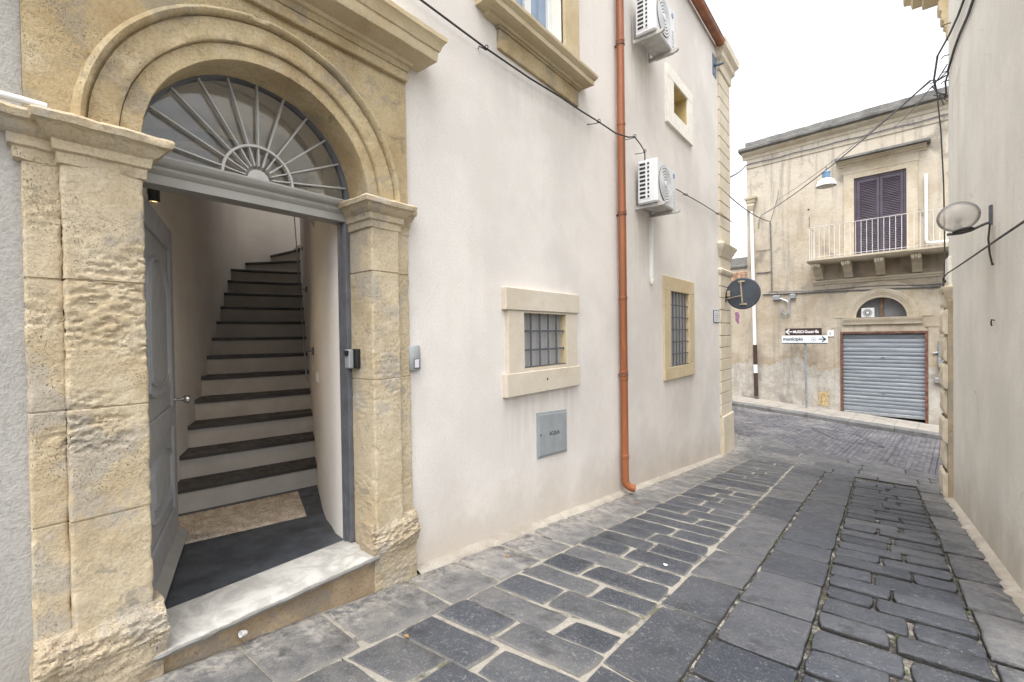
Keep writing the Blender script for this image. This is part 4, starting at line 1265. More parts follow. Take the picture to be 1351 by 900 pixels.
def make_ac(loc, label):
    L, D, Hh = .72, .275, .575
    t = thing('air_conditioner', label, 'air conditioner', loc, 'air conditioner units bracketed to the cream house')
    ox, oy, oz = loc
    B = lambda x, y, z: (ox+x, oy+y, oz+z)
    mb = MB(); mb.box(B(.03, 0, .0), B(.03+D, L, Hh), .014); mb.build('casing', 'ac', t, 30)
    # slotted end
    mb = MB(); mb.box(B(.05, -.004, .05), B(.03+D-.10, -.0005, Hh-.03), .002)
    sg = mb.build('side_grille', 'ac', t)
    mb = MB()
    for i in range(9):
        z = .065+i*.055
        mb.box(B(.062, -.0065, z), B(.142, -.0042, z+.032)); mb.box(B(.170, -.0065, z), B(.195, -.0042, z+.03))
    mb.build('slots', 'ac_dark', sg)
    # fan
    X = .03+D; fy, fz = .285, .285
    mb = MB(); mb.lathe([(.245, X+.0005), (.245, X+.010), (.232, X+.012), (.232, X+.0015), (.0, X+.0015)], B(0, fy, fz), 'x', 40, False, False); mb.build('fan_shroud', 'ac_grille', t, 40)
    mb = MB()
    for k in range(5):
        r = .075+k*.038
        mb.lathe([(r-.011, X+.004), (r-.011, X+.013), (r+.011, X+.013), (r+.011, X+.004)], B(0, fy, fz), 'x', 40, False, False)
    for k in range(10):
        a = 2*PI*k/10; d = Vector((0, math.cos(a), math.sin(a)))
        mb.tube([Vector(B(X+.008, fy, fz))+d*.04, Vector(B(X+.008, fy, fz))+d*.235], .0035, 4)
    mb.build('fan_guard', 'ac', t, 40)
    mb = MB(); mb.lathe([(.046, X+.003), (.046, X+.016), (.03, X+.02), (.0, X+.021)], B(0, fy, fz), 'x', 20, False); mb.build('hub', 'ac', t, True)
    mb = MB(); mb.lathe([(.020, X+.0005), (.020, X+.004), (.034, X+.004), (.034, X+.0005)], B(0, .63, .485), 'x', 20, False, False); mb.build('badge', 'badge_blue', t, 40)
    mb = MB()
    for k in range(5): mb.box(B(X+.0005, .60, .06+k*.05), B(X+.006, .68, .078+k*.05), .002)
    mb.build('pressed_ribs', 'ac', t)
    mb = MB(); mb.box(B(.035, .01, -.008), B(.03+D-.01, L-.01, -.0005)); mb.build('base_pan', 'ac_gray', t)
    for y in (.06, .60):
        mb = MB()
        mb.box(B(-.035-ox if False else -.028, y-.022, -.06), B(-.02, y+.022, .34), .002)
        pr = [(-.019, -.052), (-.019, -.012), (.40, -.012), (.40, -.028), (.37, -.052)]
        mb.grid([[B(a, y+s, b) for a, b in pr] for s in (-.018, .018)], True, True, True)
        mb.build('bracket', 'ac_gray', t)
        for x in (.09, .28):
            mb = MB(); mb.lathe([(.014, -.0115), (.014, -.0085)], B(x, y, 0), 'z', 10); mb.build('foot', 'black', t)
    return t
ac1 = make_ac((.028, 5.94, 3.305), 'white air conditioner above a vertical white conduit, beside the copper pipe')
ac2 = copy_tree(ac1); ac2.location = (.028+.055, 5.85, 5.515); ac2['label'] = 'upper white air conditioner near the eaves, above the small yellow window'
ac2.location.x = .06
def build_ac_conduit():
    t = MB(); t.box((-.005, 6.47, 2.36), (.045, 6.535, 3.24), .006)
    o = t.build('conduit', 'white_pvc', None); tag(o, 'white vertical conduit below the lower air conditioner', 'conduit')
    mb = MB(); mb.lathe([(.0, 2.255), (.016, 2.262), (.028, 2.29), (.034, 2.33), (.034, 2.359)], (.022, 6.50, 0), 'z', 12); mb.build('end_cap', 'trim_white', o, True)
build_ac_conduit()

def build_wall_cable():
    t = thing('wall_cable', 'black cable looped along the cream house wall past the downpipe', 'cable', (.05, 5.5, 4.0))
    key = [(.05, 1.2, 4.08), (.05, 2.17, 3.967), (.05, 2.88, 3.955), (.05, 3.5, 3.97), (.055, 4.0, 4.0), (.06, 4.45, 4.01), (.08, 4.80, 4.015), (.12, 5.15, 3.99), (.15, 5.45, 4.03), (.16, 5.62, 4.09), (.12, 5.9, 4.09), (.09, 6.12, 4.07), (.06, 6.2, 3.93), (.035, 6.28, 3.885),
           (.035, 6.7, 3.885), (.04, 7.3, 3.89), (.05, 8.0, 3.91), (.05, 8.85, 3.95), (.05, 10.0, 3.98), (.10, 11.0, 3.98)]
    mb = MB(); mb.tube(key, .0085, 6); mb.build('cable', 'cable', t, True)
    for (x, y, z) in ((.05, 2.88, 3.955), (.08, 4.80, 4.015), (.16, 5.62, 4.09), (.09, 6.12, 4.07), (.05, 8.0, 3.91), (.05, 10.0, 3.98)):
        mb = MB()
        mb.tube([(-.01, y-.14 if x > .07 else y-.03, z-.055 if x > .07 else z), (x*.5, y-.06, z-.035 if x > .07 else z), (x, y, z-.012)], .005, 6)
        mb.tube([(x+.02*math.cos(a), y+.004, z+.02*math.sin(a)+.008) for a in [2*PI*i/12 for i in range(13)]], .004, 6)
        mb.build('hook', 'cable', t, True)
build_wall_cable()

def build_plates():
    t = thing('street_plate', 'small white enamel plate with a blue edge beside the corner pilaster', 'plate', (0, 9.98, 1.86))
    mb = MB(); mb.box((-.005, 9.76, 1.74), (.012, 10.19, 2.0), .004); mb.build('rim', 'blue_iron', t)
    mb = MB(); mb.box((.0122, 9.785, 1.757), (.016, 10.165, 1.983), .002); mb.build('face', 'plate_white', t)
    mb = MB()
    for k, (a, b) in enumerate(((9.88, 10.07), (9.82, 10.12), (9.82, 10.12), (9.84, 10.10))):
        z = 1.935-k*.045
        mb.box((.0162, a, z-.007), (.0175, b, z+.007))
    mb.build('lines', 'galv', t)
    # road sign on an arm, seen from behind
    t = thing('round_sign', 'round road sign seen from its dark grey back, on an arm from the corner', 'road sign', (.0, 10.6, 2.36))
    c = Vector((.378, 10.6, 2.362))
    mb = MB(); mb.lathe([(.0, .016), (.318, .016), (.338, .004), (.338, -.012), (.328, -.012), (.326, .010), (.0, .010)], c, 'y', 48, False, False); mb.v = [Vector((v.x, 2*c.y-v.y, v.z)) for v in mb.v]
    mb.build('disc', 'sign_back', t, 30)
    mb = MB(); mb.box((c.x-.035, c.y-.050, c.z-.25), (c.x-.005, c.y-.018, c.z+.27), .004); mb.v = [Vector((v.x+(v.z-c.z)*-.07, v.y, v.z)) for v in mb.v]
    for z in (-.23, .25): mb.box((c.x-.075+(.018 if z < 0 else -.015), c.y-.046, c.z+z-.018), (c.x+.06+(.018 if z < 0 else -.015), c.y-.0165, c.z+z+.018), .004)
    mb.build('rail', 'bracket_tan', t)
    mb = MB(); mb.tube([(.03, 10.6, 2.26), (.1, c.y-.06, 2.27), (c.x-.02, c.y-.06, 2.31)], .013, 8); mb.box((.08, c.y-.075, 2.31), (.14, c.y-.045, 2.43), .004); mb.build('arm', 'bracket_tan', t, 40)
    mb = MB(); mb.box((.0365, 10.55, 2.20), (.044, 10.65, 2.33)); mb.build('wall_plate', 'rust', t)
    # iron bracket high on the corner
    t = thing('iron_bracket', 'blue grey iron plate bracket high under the eaves at the corner', 'bracket', (0, 10.0, 7.0))
    mb = MB(); mb.box((-.005, 9.86, 6.80), (.012, 10.12, 7.22), .003); mb.build('plate', 'blue_iron', t)
    mb = MB(); mb.tube([(.012, 9.98, 7.02), (.10, 10.02, 7.03), (.16, 10.08, 7.06)], [.03, .028, .018], 10); mb.build('spigot', 'blue_iron', t, 40)
    # white conduit lying on the left capital
    mb = MB(); mb.tube([(.03, -1.5, 2.465), (.05, -.2, 2.468), (.07, .05, 2.467), (.085, .20, 2.464), (.085, .262, 2.462)], .014, 12)
    tag(mb.build('white_conduit', 'white_pvc', None, 50), 'white conduit ending on top of the weathered door capital', 'conduit')
build_plates()

# ================================================================== THE GREY NEIGHBOUR
def build_neighbour():
    t = thing('roughcast_house', 'grey roughcast house wall adjoining the stone doorway', 'house', (0, -3, 0))
    mb = MB(); mb.box((-6, -9, -.8), (-.004, .2045, 8.2)); mb.build('wall', 'plaster_gray', t)
build_neighbour()
# ================================================================== THE OLD FACADE OPPOSITE
old = thing('old_house', 'old two storey house with stained ochre plaster, balcony and roller shutter', 'house', FP(0, -1.3, 0))
def fbox(mb, u0, u1, z0, z1, w0, w1, ch=0.0):
    u0, u1 = sorted((u0, u1)); z0, z1 = sorted((z0, z1)); w0, w1 = sorted((w0, w1))
    m2 = MB(); m2.box((u0, w0, z0), (u1, w1, z1), ch)
    b = len(mb.v); mb.v += [FP(p.x, p.z, p.y) for p in m2.v]; mb.f += [[i+b for i in f] for f in m2.f]
def fmould(mb, u0, u1, prof, n=1):
    """profile [(w, z)] run along the facade from u0 to u1."""
    mb.grid([[FP(u, z, w) for w, z in prof] for u in lin(u0, u1, n)], True, True, True)
LU, LZ, LR = .082, 1.95, .625
def build_facade():
    mb = MB()
    fn = lambda u, z, w: FP(u, z, w)
    wall_holes(mb, fn, [-3.82, 9.0], [-2.6, 8.0], [(-.97, 1.185, -1.9, 1.50), (LU-.66, LU+.66, LZ, LZ+.66), (-.585, .705, 3.90, 6.46)], .35)
    fbox(mb, -3.82, -3.47, -2.6, 8.0, -9, -.351); fbox(mb, -3.469, 9.0, 7.75, 8.0, -9, -.351)
    mb.build('wall', 'facade', old)
    # cornice and parapet
    mb = MB()
    fmould(mb, -3.95, 9.0, [(-.2, 8.0), (.02, 7.95), (.03, 8.05), (.12, 8.12), (.16, 8.16), (.17, 8.19), (-.2, 8.19)], 30); mb.displace(lambda p: nv(p, 5, .006))
    mb.build('cornice', 'facade_stone', old, 40)
    mb = MB(); fmould(mb, -4.02, 9.0, [(-.2, 8.195), (.20, 8.195), (.29, 8.235), (.30, 8.315), (.24, 8.345), (-.2, 8.35)], 120); mb.displace(lambda p: nv(p, 4, .014)+nv(p, 15, .008))
    c = mb.build('cornice', 'roofstone', old, 40)
    mb = MB(); fmould(mb, -3.85, 9.0, [(-.3, 8.345), (.03, 8.345), (.03, 8.58), (-.3, 8.60)], 120); mb.displace(lambda p: nv(p, 4, .016)+nv(p, 13, .010))
    mb.build('parapet', 'roofstone', old, 40)
    mb = MB(); fmould(mb, -3.82, 9.0, [(-.01, 7.60), (.03, 7.62), (.045, 7.70), (.03, 7.72), (-.01, 7.72)], 40); mb.displace(lambda p: nv(p, 5, .004)); mb.build('string_course', 'facade', old)
    # balcony door with louvred shutters
    mb = MB()
    fbox(mb, -.86, -.585, 3.905, 6.62, -.02, .035, .004); fbox(mb, .705, .965, 3.905, 6.62, -.02, .035, .004); fbox(mb, -.86, .965, 6.4605, 6.64, -.02, .036, .004); fbox(mb, -.88, .985, 6.6405, 6.90, -.02, .022, .004)
    fbox(mb, -.875, .98, 6.625, 6.66, .0225, .05, .004)
    mb.displace(lambda p: nv(p, 5, .003))
    ds = mb.build('door_surround', 'facade_stone', old)
    mb = MB(); mprof = [(0, 6.84), (.05, 6.86), (.06, 6.92), (.16, 6.97), (.18, 7.0), (.22, 7.02), (.225, 7.05), (.0, 7.06)]
    fmould(mb, -.99, 1.17, [(-.02, 6.885), (.04, 6.89), (.05, 6.93), (.15, 6.97), (.16, 7.00), (.24, 7.02), (.25, 7.05), (-.02, 7.06)], 6)
    mb.build('hood', 'facade_stone', ds, 40)
    mb = MB(); fmould(mb, -1.05, 1.25, [(-.02, 7.061), (.34, 7.061), (.36, 7.07), (.36, 7.13), (.30, 7.155), (-.02, 7.17)], 40); mb.displace(lambda p: nv(p, 6, .008)); mb.build('hood_slab', 'roofstone', ds, 40)
    fr = MB()
    fbox(fr, -.584, -.52, 3.92, 6.459, -.10, -.02, .004); fbox(fr, .64, .704, 3.92, 6.459, -.10, -.02, .004); fbox(fr, -.519, .639, 6.39, 6.459, -.10, -.02, .004)
    f = fr.build('shuttered_door', 'purple', old)
    for (a, b) in ((-.515, .056), (.064, .635)):
        mb = MB(); w0, w1 = -.075, -.030
        fbox(mb, a, a+.075, 3.93, 6.385, w0, w1, .004); fbox(mb, b-.075, b, 3.93, 6.385, w0, w1, .004)
        for z0, z1 in ((3.93, 4.07), (5.02, 5.12), (6.29, 6.385)): fbox(mb, a+.0755, b-.0755, z0, z1, w0, w1, .003)
        for z0, z1 in ((4.07, 5.02), (5.12, 6.29)):
            n = int((z1-z0)/.052)
            for i in range(n):
                z = z0+(i+.5)*(z1-z0)/n
                pr = [(w0+.004, z+.022), (w0+.010, z+.026), (w1-.002, z-.020), (w1-.008, z-.026)]
                mb.grid([[FP(u, zz, w) for w, zz in pr] for u in (a+.0755, b-.0755)], True, True, True)
        mb.build('shutter_leaf', 'purple', f)
    mb = MB(); fbox(mb, -.58, .70, 3.92, 6.45, -.16, -.14); mb.build('dark_lining', 'black', f)
    # balcony
    mb = MB()
    fmould(mb, -1.74, 3.2, [(-.02, 3.765), (.76, 3.765), (.80, 3.79), (.83, 3.83), (.845, 3.84), (.845, 3.895), (-.02, 3.91)], 40); mb.displace(lambda p: nv(p, 5, .006))
    ba = mb.build('balcony', 'facade_stone', old, 40)
    for uc in (-1.52, -.72, .10, .95, 1.80, 2.6):
        mb = MB(); h = .115
        pr = [(-.02, 3.764), (.70, 3.764), (.72, 3.70), (.70, 3.64), (.63, 3.61), (.58, 3.62), (.50, 3.60), (.42, 3.56), (.36, 3.48), (.30, 3.42), (.22, 3.40), (.15, 3.34), (.12, 3.28), (-.02, 3.25)]
        mb.grid([[FP(u, z, w) for w, z in pr] for u in (uc-h, uc-h*.5, uc, uc+h*.5, uc+h)], True, True, True)
        for s in (-.06, 0, .06):
            b = len(mb.v); m2 = MB(); m2.tube([(s, .705, 3.75), (s, .735, 3.70), (s, .71, 3.63), (s, .65, 3.605)], .022, 6); mb.v += [FP(uc+p.x, p.z, p.y) for p in m2.v]; mb.f += [[i+b for i in q] for q in m2.f]
        mb.displace(lambda p: nv(p, 9, .005)); mb.build('corbel', 'facade_stone', ba, 45)
    mb = MB()
    us = []; u = -1.68
    while u < 3.15: us.append(u); u += .1365
    for u in us: fbox(mb, u-.0065, u+.0065, 3.90, 4.93, .744, .757)
    fbox(mb, -1.69, 3.16, 4.9305, 4.945, .735, .768); fbox(mb, -1.69, 3.16, 3.955, 3.967, .7605, .7665)
    for w in (.12, .42): fbox(mb, -1.687, -1.673, 3.90, 4.93, w-.006, w+.006)
    fbox(mb, -1.692, -1.668, 4.9305, 4.945, .02, .734)
    mb.build('railing', 'rail_white', ba)
    mb = MB(); fbox(mb, -1.690, -1.670, 4.946, 5.30, .742, .756); mb.build('railing_post', 'iron', ba)
    # moulded band under the balcony
    mb = MB(); fmould(mb, -1.74, 9.0, [(-.02, 3.10), (.04, 3.105), (.05, 3.15), (.09, 3.18), (.10, 3.235), (.03, 3.25), (-.02, 3.26)], 20); mb.displace(lambda p: nv(p, 5, .005)); mb.build('band', 'facade_stone', old, 40)
    # lunette with its moulded arch
    mb = MB(); rows = []
    pr = [(.625, -.30), (.625, .045), (.70, .05), (.71, .065), (.755, .068), (.765, .085), (.83, .09), (.86, .10), (.895, .09), (.90, .055), (.905, .022), (1.0, .018), (1.215, .016), (1.225, .0), (1.225, -.01)]
    for i in range(61):
        a = PI*i/60; rows.append([FP(LU+r*math.cos(a), LZ+r*math.sin(a)*(1.0 if r < .91 else .93), w) for r, w in pr])
    mb.grid(rows); mb.displace(lambda p: nv(p, 6, .003)); lu = mb.build('lunette', 'facade_stone', old, 40)
    mb = MB(); fmould(mb, LU-.97, LU+.985, [(-.30, 1.73), (.06, 1.73), (.07, 1.80), (.10, 1.85), (.12, 1.90), (.125, 1.945), (-.30, 1.948)], 8); mb.displace(lambda p: nv(p, 6, .003)); mb.build('lunette_sill', 'facade_stone', lu, 40)
    mb = MB(); fbox(mb, LU-.66, LU+.66, LZ-.01, LZ+.66, -.24, -.22); mb.build('pane', 'pane_dark', lu)
    mb = MB(); fbox(mb, LU-.035, LU+.045, LZ-.003, LZ+.625, -.219, -.15, .004); mb.build('mullion', 'wood', lu)
    # garage opening
    mb = MB()
    fbox(mb, -.968, -.90, -1.75, 1.43, -.16, .035, .004); fbox(mb, 1.115, 1.183, -1.75, 1.43, -.16, .035, .004); fbox(mb, -.968, 1.183, 1.4305, 1.498, -.16, .036, .004)
    g = mb.build('garage_frame', 'rust', old)
    mb = MB(); z = -1.10; prof = []; k = 0
    while z < 1.44:
        h = .118 if k else .17
        if z > .75: h = .145
        t = random.uniform(-.006, .006)
        for i in range(7):
            a = i/7
            prof.append((-.085+.018*math.sin(PI*a)**.7+t*(a-.5)*2, z+h*a))
        prof.append((-.098, z+h-.004)); z += h; k += 1
    rows = [[FP(u, zz+.004*nz((u, zz, 0), 1.3), w+.010*nz((u, zz*2, 1), 1.1)) for w, zz in prof] for u in lin(-.899, 1.114, 16)]
    mb.grid(rows); mb.build('roller_shutter', 'shutter', g, 30)
    mb = MB(); fbox(mb, -.899, 1.114, -1.19, -1.10, -.11, -.05, .006); mb.build('bottom_bar', 'galv', g)
    mb = MB(); fbox(mb, -.97, 1.185, -1.9, 1.5, -.349, -.30); mb.build('dark_lining', 'black', g)
    mb = MB(); fbox(mb, .08, .16, .66, .685, -.075, -.04, .004); fbox(mb, .11, .15, -.50, -.47, -.075, -.04, .004); mb.build('lock', 'iron', g)
    # plaster strips beside the garage
    for a, b in (((1.1845, 1.43, -2.2, 1.62, -.01, .018), (1.12, 1.50, 1.6195, 1.72, -.01, .03)), ((-1.13, -.9695, -1.9, 1.62, -.01, .018), (-1.22, -.98, 1.6195, 1.72, -.01, .02))):
        mb = MB(); fbox(mb, *a, .004); fbox(mb, *b, .004); mb.displace(lambda p: nv(p, 4, .004)); mb.build('pilaster_strip', 'facade', old)
    mb = MB(); rows = []
    mb.grid([[FP(-1.60+.31*i/8+.012*nz((i, j, 0), .9), -1.0+.48*j/10+.012*nz((i, j, 4), .8), .006+.01*nz((i, j, 9), .7)) for i in range(9)] for j in range(11)])
    mb.displace(lambda p: FN*(.004)); mb.build('bare_patch', 'ochre_patch', old)
    mb = MB()
    mb.lathe([(.0, 0), (.03, 0), (.03, .004), (0, .004)], (0, 0, 0), 'y', 12); mb.v = [FP(-1.85+p.x, 5.72+p.z, .002-p.y+.004) for p in mb.v]; mb.build('vent_hole', 'black', old)
build_facade()

def build_low_house():
    t = thing('low_house', 'lower stained house adjoining the old facade, half hidden by the round sign', 'house', FP(-6, -1, 0))
    mb = MB(); fbox(mb, -14, -3.825, -2.4, 3.95, -7, -.012); mb.build('wall', 'facade', t)
    mb = MB(); fmould(mb, -14, -3.825, [(-.3, 3.952), (.02, 3.952), (.05, 4.0), (.05, 4.06), (-.01, 4.08), (-.01, 4.36), (-.3, 4.38)], 60); mb.displace(lambda p: nv(p, 6, .008)); mb.build('parapet', 'roofstone', t, 40)
    mb = MB(); fmould(mb, -14, -3.825, [(-.01, 3.44), (.014, 3.45), (.014, 3.80), (-.01, 3.82)], 60); mb.displace(lambda p: nv(p, 6, .005)); mb.build('brick_band', 'terracotta', t)
    mb = MB(); pts = [(-4.22, 2.30), (-4.18, 2.15), (-4.20, 1.98), (-4.14, 1.85)]
    mb.tube([FP(u, z, -.008) for u, z in pts], [.06, .08, .06, .02], 8); mb.v = [v for v in mb.v]
    b = Vector(FP(0, 0, -.010)); mb.v = [v-FN*((v-b).dot(FN))*.9 for v in mb.v]
    mb.build('spray_mark', 'magenta', t)
    # rusty hopper on the gable of the tall house
build_low_house()

def build_facade_fittings():
    t = thing('rain_pipe', 'white rain pipe with a moulded hopper and brown foot on the old facade', 'downpipe', FP(-3.58, -.85, .08))
    u0, u1 = -3.64, -3.52
    P = lambda z: FP(-3.645+.125*(6.3-z)/7.1, z, .085)
    mb = MB(); mb.tube([P(6.1), P(4), P(1.06)], .060, 12); mb.build('pipe', 'white_pvc', t, 50)
    mb = MB(); mb.tube([P(1.06), P(.2), P(-.84)], .068, 12); mb.build('foot', 'brown_pipe', t, 50)
    mb = MB(); mb.tube([P(.33), P(.02)], .0695, 12); mb.build('paper_notice', 'plate_white', t, 50)
    mb = MB()
    for z, a in ((6.08, .09), (6.20, .13), (6.30, .11), (6.36, .17), (6.42, .16), (6.48, .20), (6.52, .20)): pass
    rows = []
    for z, a in ((6.0, .065), (6.10, .10), (6.20, .135), (6.26, .11), (6.32, .15), (6.40, .16), (6.43, .20), (6.50, .21)):
        rows.append([FP(-3.65+du*a, z, .10+dw*a*.7) for du, dw in ((-1, -1), (1, -1), (1, 1), (-1, 1))])
    mb.grid(rows, True, True, True); mb.build('hopper', 'facade_stone', t)
    # gable downpipe stub seen edge-on
    mb = MB(); fbox(mb, -3.93, -3.83, 5.2, 7.3, -.8, -.65, .01); tag(mb.build('gable_flue', 'rust'), 'narrow rust brown flue on the gable of the old house', 'flue')
    # white flue on the balcony
    t = MB(); a = FP(1.13, 0, .12)
    path = [FP(1.145, 6.15, .09), FP(1.15, 4.6, .09), FP(1.15, 4.22, .09), FP(1.17, 4.13, .09), FP(1.26, 4.10, .09), FP(2.2, 4.10, .09)]
    t.tube(path, .038, 14); tag(t.build('drain_pipe', 'white_pvc', None, 50), 'white elbow pipe standing on the balcony beside the purple shutters', 'pipe')
    # outdoor AC unit in the lunette
    t = thing('air_conditioner', 'small white air conditioner sitting in the half round window', 'air conditioner', FP(-.24, 1.96, -.1))
    mb = MB(); fbox(mb, -.415, -.085, 1.955, 2.255, -.20, -.01, .012); mb.build('casing', 'ac', t)
    mb = MB(); mb.lathe([(.125, 0), (.125, .006), (.0, .006)], (0, 0, 0), 'y', 28, False); mb.v = [FP(-.25+p.x, 2.105+p.z, -.009+p.y) for p in mb.v]; mb.build('fan_grille', 'ac_dark', t, 40)
    mb = MB(); mb.lathe([(.04, .0065), (.04, .012), (.0, .014)], (0, 0, 0), 'y', 16, False)
    for r in (.07, .095, .118): mb.lathe([(r-.005, .0065), (r-.005, .012), (r+.005, .012), (r+.005, .0065)], (0, 0, 0), 'y', 28, False, False)
    mb.v = [FP(-.25+p.x, 2.105+p.z, -.009+p.y) for p in mb.v]; mb.build('fan_guard', 'ac', t, 40)
    # direction signs on a post
    t = thing('sign_post', 'galvanised post with a brown and a white direction sign in front of the old facade', 'sign', FP(-1.85, -1, .6))
    gz = street_z(FP(-1.85, 0, .6).x, FP(-1.85, 0, .6).y)+.12
    mb = MB(); mb.tube([FP(-1.83, gz-.05, .56), FP(-1.86, 1.62, .56)], .034, 14); mb.build('post', 'galv', t, 50)
    def plate(name, u0, u1, z0, z1, m):
        mb = MB(); fbox(mb, u0, u1, z0, z1, .60, .622, .004); return mb.build(name, m, t)
    b = plate('brown_sign', -2.435, -1.375, 1.402, 1.637, 'sign_brown'); w = plate('white_sign', -2.535, -1.21, 1.142, 1.390, 'sign_white')
    for nm, par, u0, u1, z in (('sign_rail', w, -2.52, -1.22, 1.128), ):
        mb = MB(); fbox(mb, u0, u1, z-.012, z+.0135, .60, .63); mb.build(nm, 'ink', par)
    text_obj('lettering', 'MUSEO', .125, FP(-2.20, 1.478, .6225), FD, (0, 0, 1), 'sign_letter', b, .004, sx=.80)
    text_obj('lettering', 'Guastella', .135, FP(-1.86, 1.478, .6225), FD, (0, 0, 1), 'sign_letter', b, .004, sx=.80)
    text_obj('lettering', 'municipio', .165, FP(-2.50, 1.225, .6225), FD, (0, 0, 1), 'ink', w, .004, sx=.92)
    def arrow(u, z, s, L, m, par):
        mb = MB()
        def bar(p, q, r):
            p, q = Vector(p), Vector(q); d = (q-p).normalized(); n = Vector((-d.y, d.x))*r
            pts = [p-n, q-n, q+n, p+n]
            mb.grid([[FP(x.x, x.y, .6224) for x in pts], [FP(x.x, x.y, .6250) for x in pts]], True, True, True)
        bar((u-s*L, z), (u-s*.012, z), .015); mb.v = [v for v in mb.v]
        b0 = len(mb.v); bar((u-s*.10, z+.085), (u+s*.006, z-.004), .017); bar((u-s*.10, z-.085), (u+s*.006, z+.004), .0169)
        for i in range(b0, len(mb.v)): mb.v[i] = mb.v[i]+FN*.0006
        mb.build('arrow', m, par)
    arrow(-2.405, 1.523, -1, .19, 'sign_letter', b); arrow(-1.27, 1.268, 1, .19, 'ink', w)
    mb = MB()
    for k in range(10):
        a0, a1 = 2*PI*k/10, 2*PI*(k+.55)/10
        pts = [(-1.60+r*math.cos(a), 1.268+r*math.sin(a)) for r, a in ((.060, a0), (.075, a0), (.075, a1), (.060, a1))]
        mb.grid([[FP(x, y, .6225) for x, y in pts], [FP(x, y, .6245) for x, y in pts]], True, True, True)
    fbox(mb, -1.625, -1.575, 1.25, 1.275, .6225, .6245)
    mb.build('symbol', 'ink', w)
    # house number tile
    t = thing('number_tile', 'small white house number tile beside the rusty garage frame', 'house number', FP(-1.23, 1.45, 0))
    mb = MB(); fbox(mb, -1.325, -1.14, 1.35, 1.55, -.01, .03, .004); mb.build('tile', 'plate_white', t)
    text_obj('numeral', '5', .12, FP(-1.27, 1.41, .0305), FD, (0, 0, 1), 'cable_gray', t, .001)
    # wiring along the facade
    t = thing('facade_cables', 'grey cables and junction boxes running along the old facade', 'cable', FP(-2.6, 2.9, 0))
    mb = MB()
    mb.tube([FP(u, 2.90-.025*(u+3)*.9+.012*nz((u, 0, 0), 2), .035) for u in lin(-3.3, 8, 60)], .026, 6)
    mb.tube([FP(u, 2.99-.03*(u+3)*.5-.05*math.sin((u+3)*1.1)**2, .03) for u in lin(-3.1, 3, 40)], .012, 6)
    mb.build('cable', 'cable_gray', t, True)
    mb = MB(); mb.tube([FP(-3.03, 5.50, .03), FP(-3.0, 4.2, .03), FP(-2.99, 3.0, .035)], .022, 6); mb.tube([FP(-3.03, 5.5, .03), FP(-2.78, 6.35, .03), FP(-2.76, 6.6, .03)], .008, 5); mb.tube([FP(-3.5, 3.72, .03), FP(-3.2, 3.70, .03), FP(-3.0, 3.72, .03)], .02, 6); mb.tube([FP(-3.5, 4.52, .02), FP(-3.0, 4.53, .02)], .008, 6); mb.build('riser', 'cable_gray', t, True)
    for (u, z, s) in ((-2.83, 2.76, .12), (-2.32, 2.78, .09)):
        mb = MB(); fbox(mb, u-s, u+s, z-.09, z+.07, 0.001, .11, .015); mb.build('junction_box', 'galv', t)
    mb = MB(); mb.tube([FP(-2.72, 2.72, .06), FP(-2.52, 2.62, .07), FP(-2.45, 2.55, .07), FP(-2.45, 2.2, .08), FP(-2.55, 2.12, .09), FP(-2.66, 2.2, .08), FP(-2.66, 2.42, .07)], .03, 6); mb.tube([FP(-2.38, 2.75, .08), FP(-2.46, 2.55, .08), FP(-2.44, 2.14, .08)], .03, 6)
    mb.build('loop', 'galv', t, True)
    # cable running under the cornice and across to the cream house
    t = MB(); pts = [Vector((-.03, 11.12, 5.02))]+[Vector((-.03, 11.12, 5.02)).lerp(FP(-3.83, 7.75, .05), k/6)-Vector((0, 0, .05*math.sin(PI*k/6))) for k in range(1, 7)]+[FP(u, 7.76+.015*math.sin(u*5), .06) for u in lin(-3.6, 6, 30)]
    t.tube(pts, .024, 6); tag(t.build('cornice_cable', 'cable_gray', None, True), 'grey cable clipped under the cornice of the old facade', 'cable')
    # meter boxes at the far right of the facade
    t = thing('meter_box', 'small grey wall box with an upright conduit beside the garage', 'meter box', FP(1.47, .7, 0))
    mb = MB(); fbox(mb, 1.40, 1.58, .42, .68, 0.001, .10, .01); mb.build('box', 'galv', t)
    mb = MB(); mb.tube([FP(1.43, .68, .04), FP(1.43, 1.20, .04)], .03, 8); mb.tube([FP(1.30, .83, .05), FP(1.40, .86, .05)], .03, 8); mb.build('conduit', 'galv', t, True)
    t = MB(); fbox(t, 1.32, 1.62, -.04, .10, 0.001, .11, .012); tag(t.build('meter_box', 'galv'), 'low wide grey box near the foot of the facade', 'meter box')
build_facade_fittings()

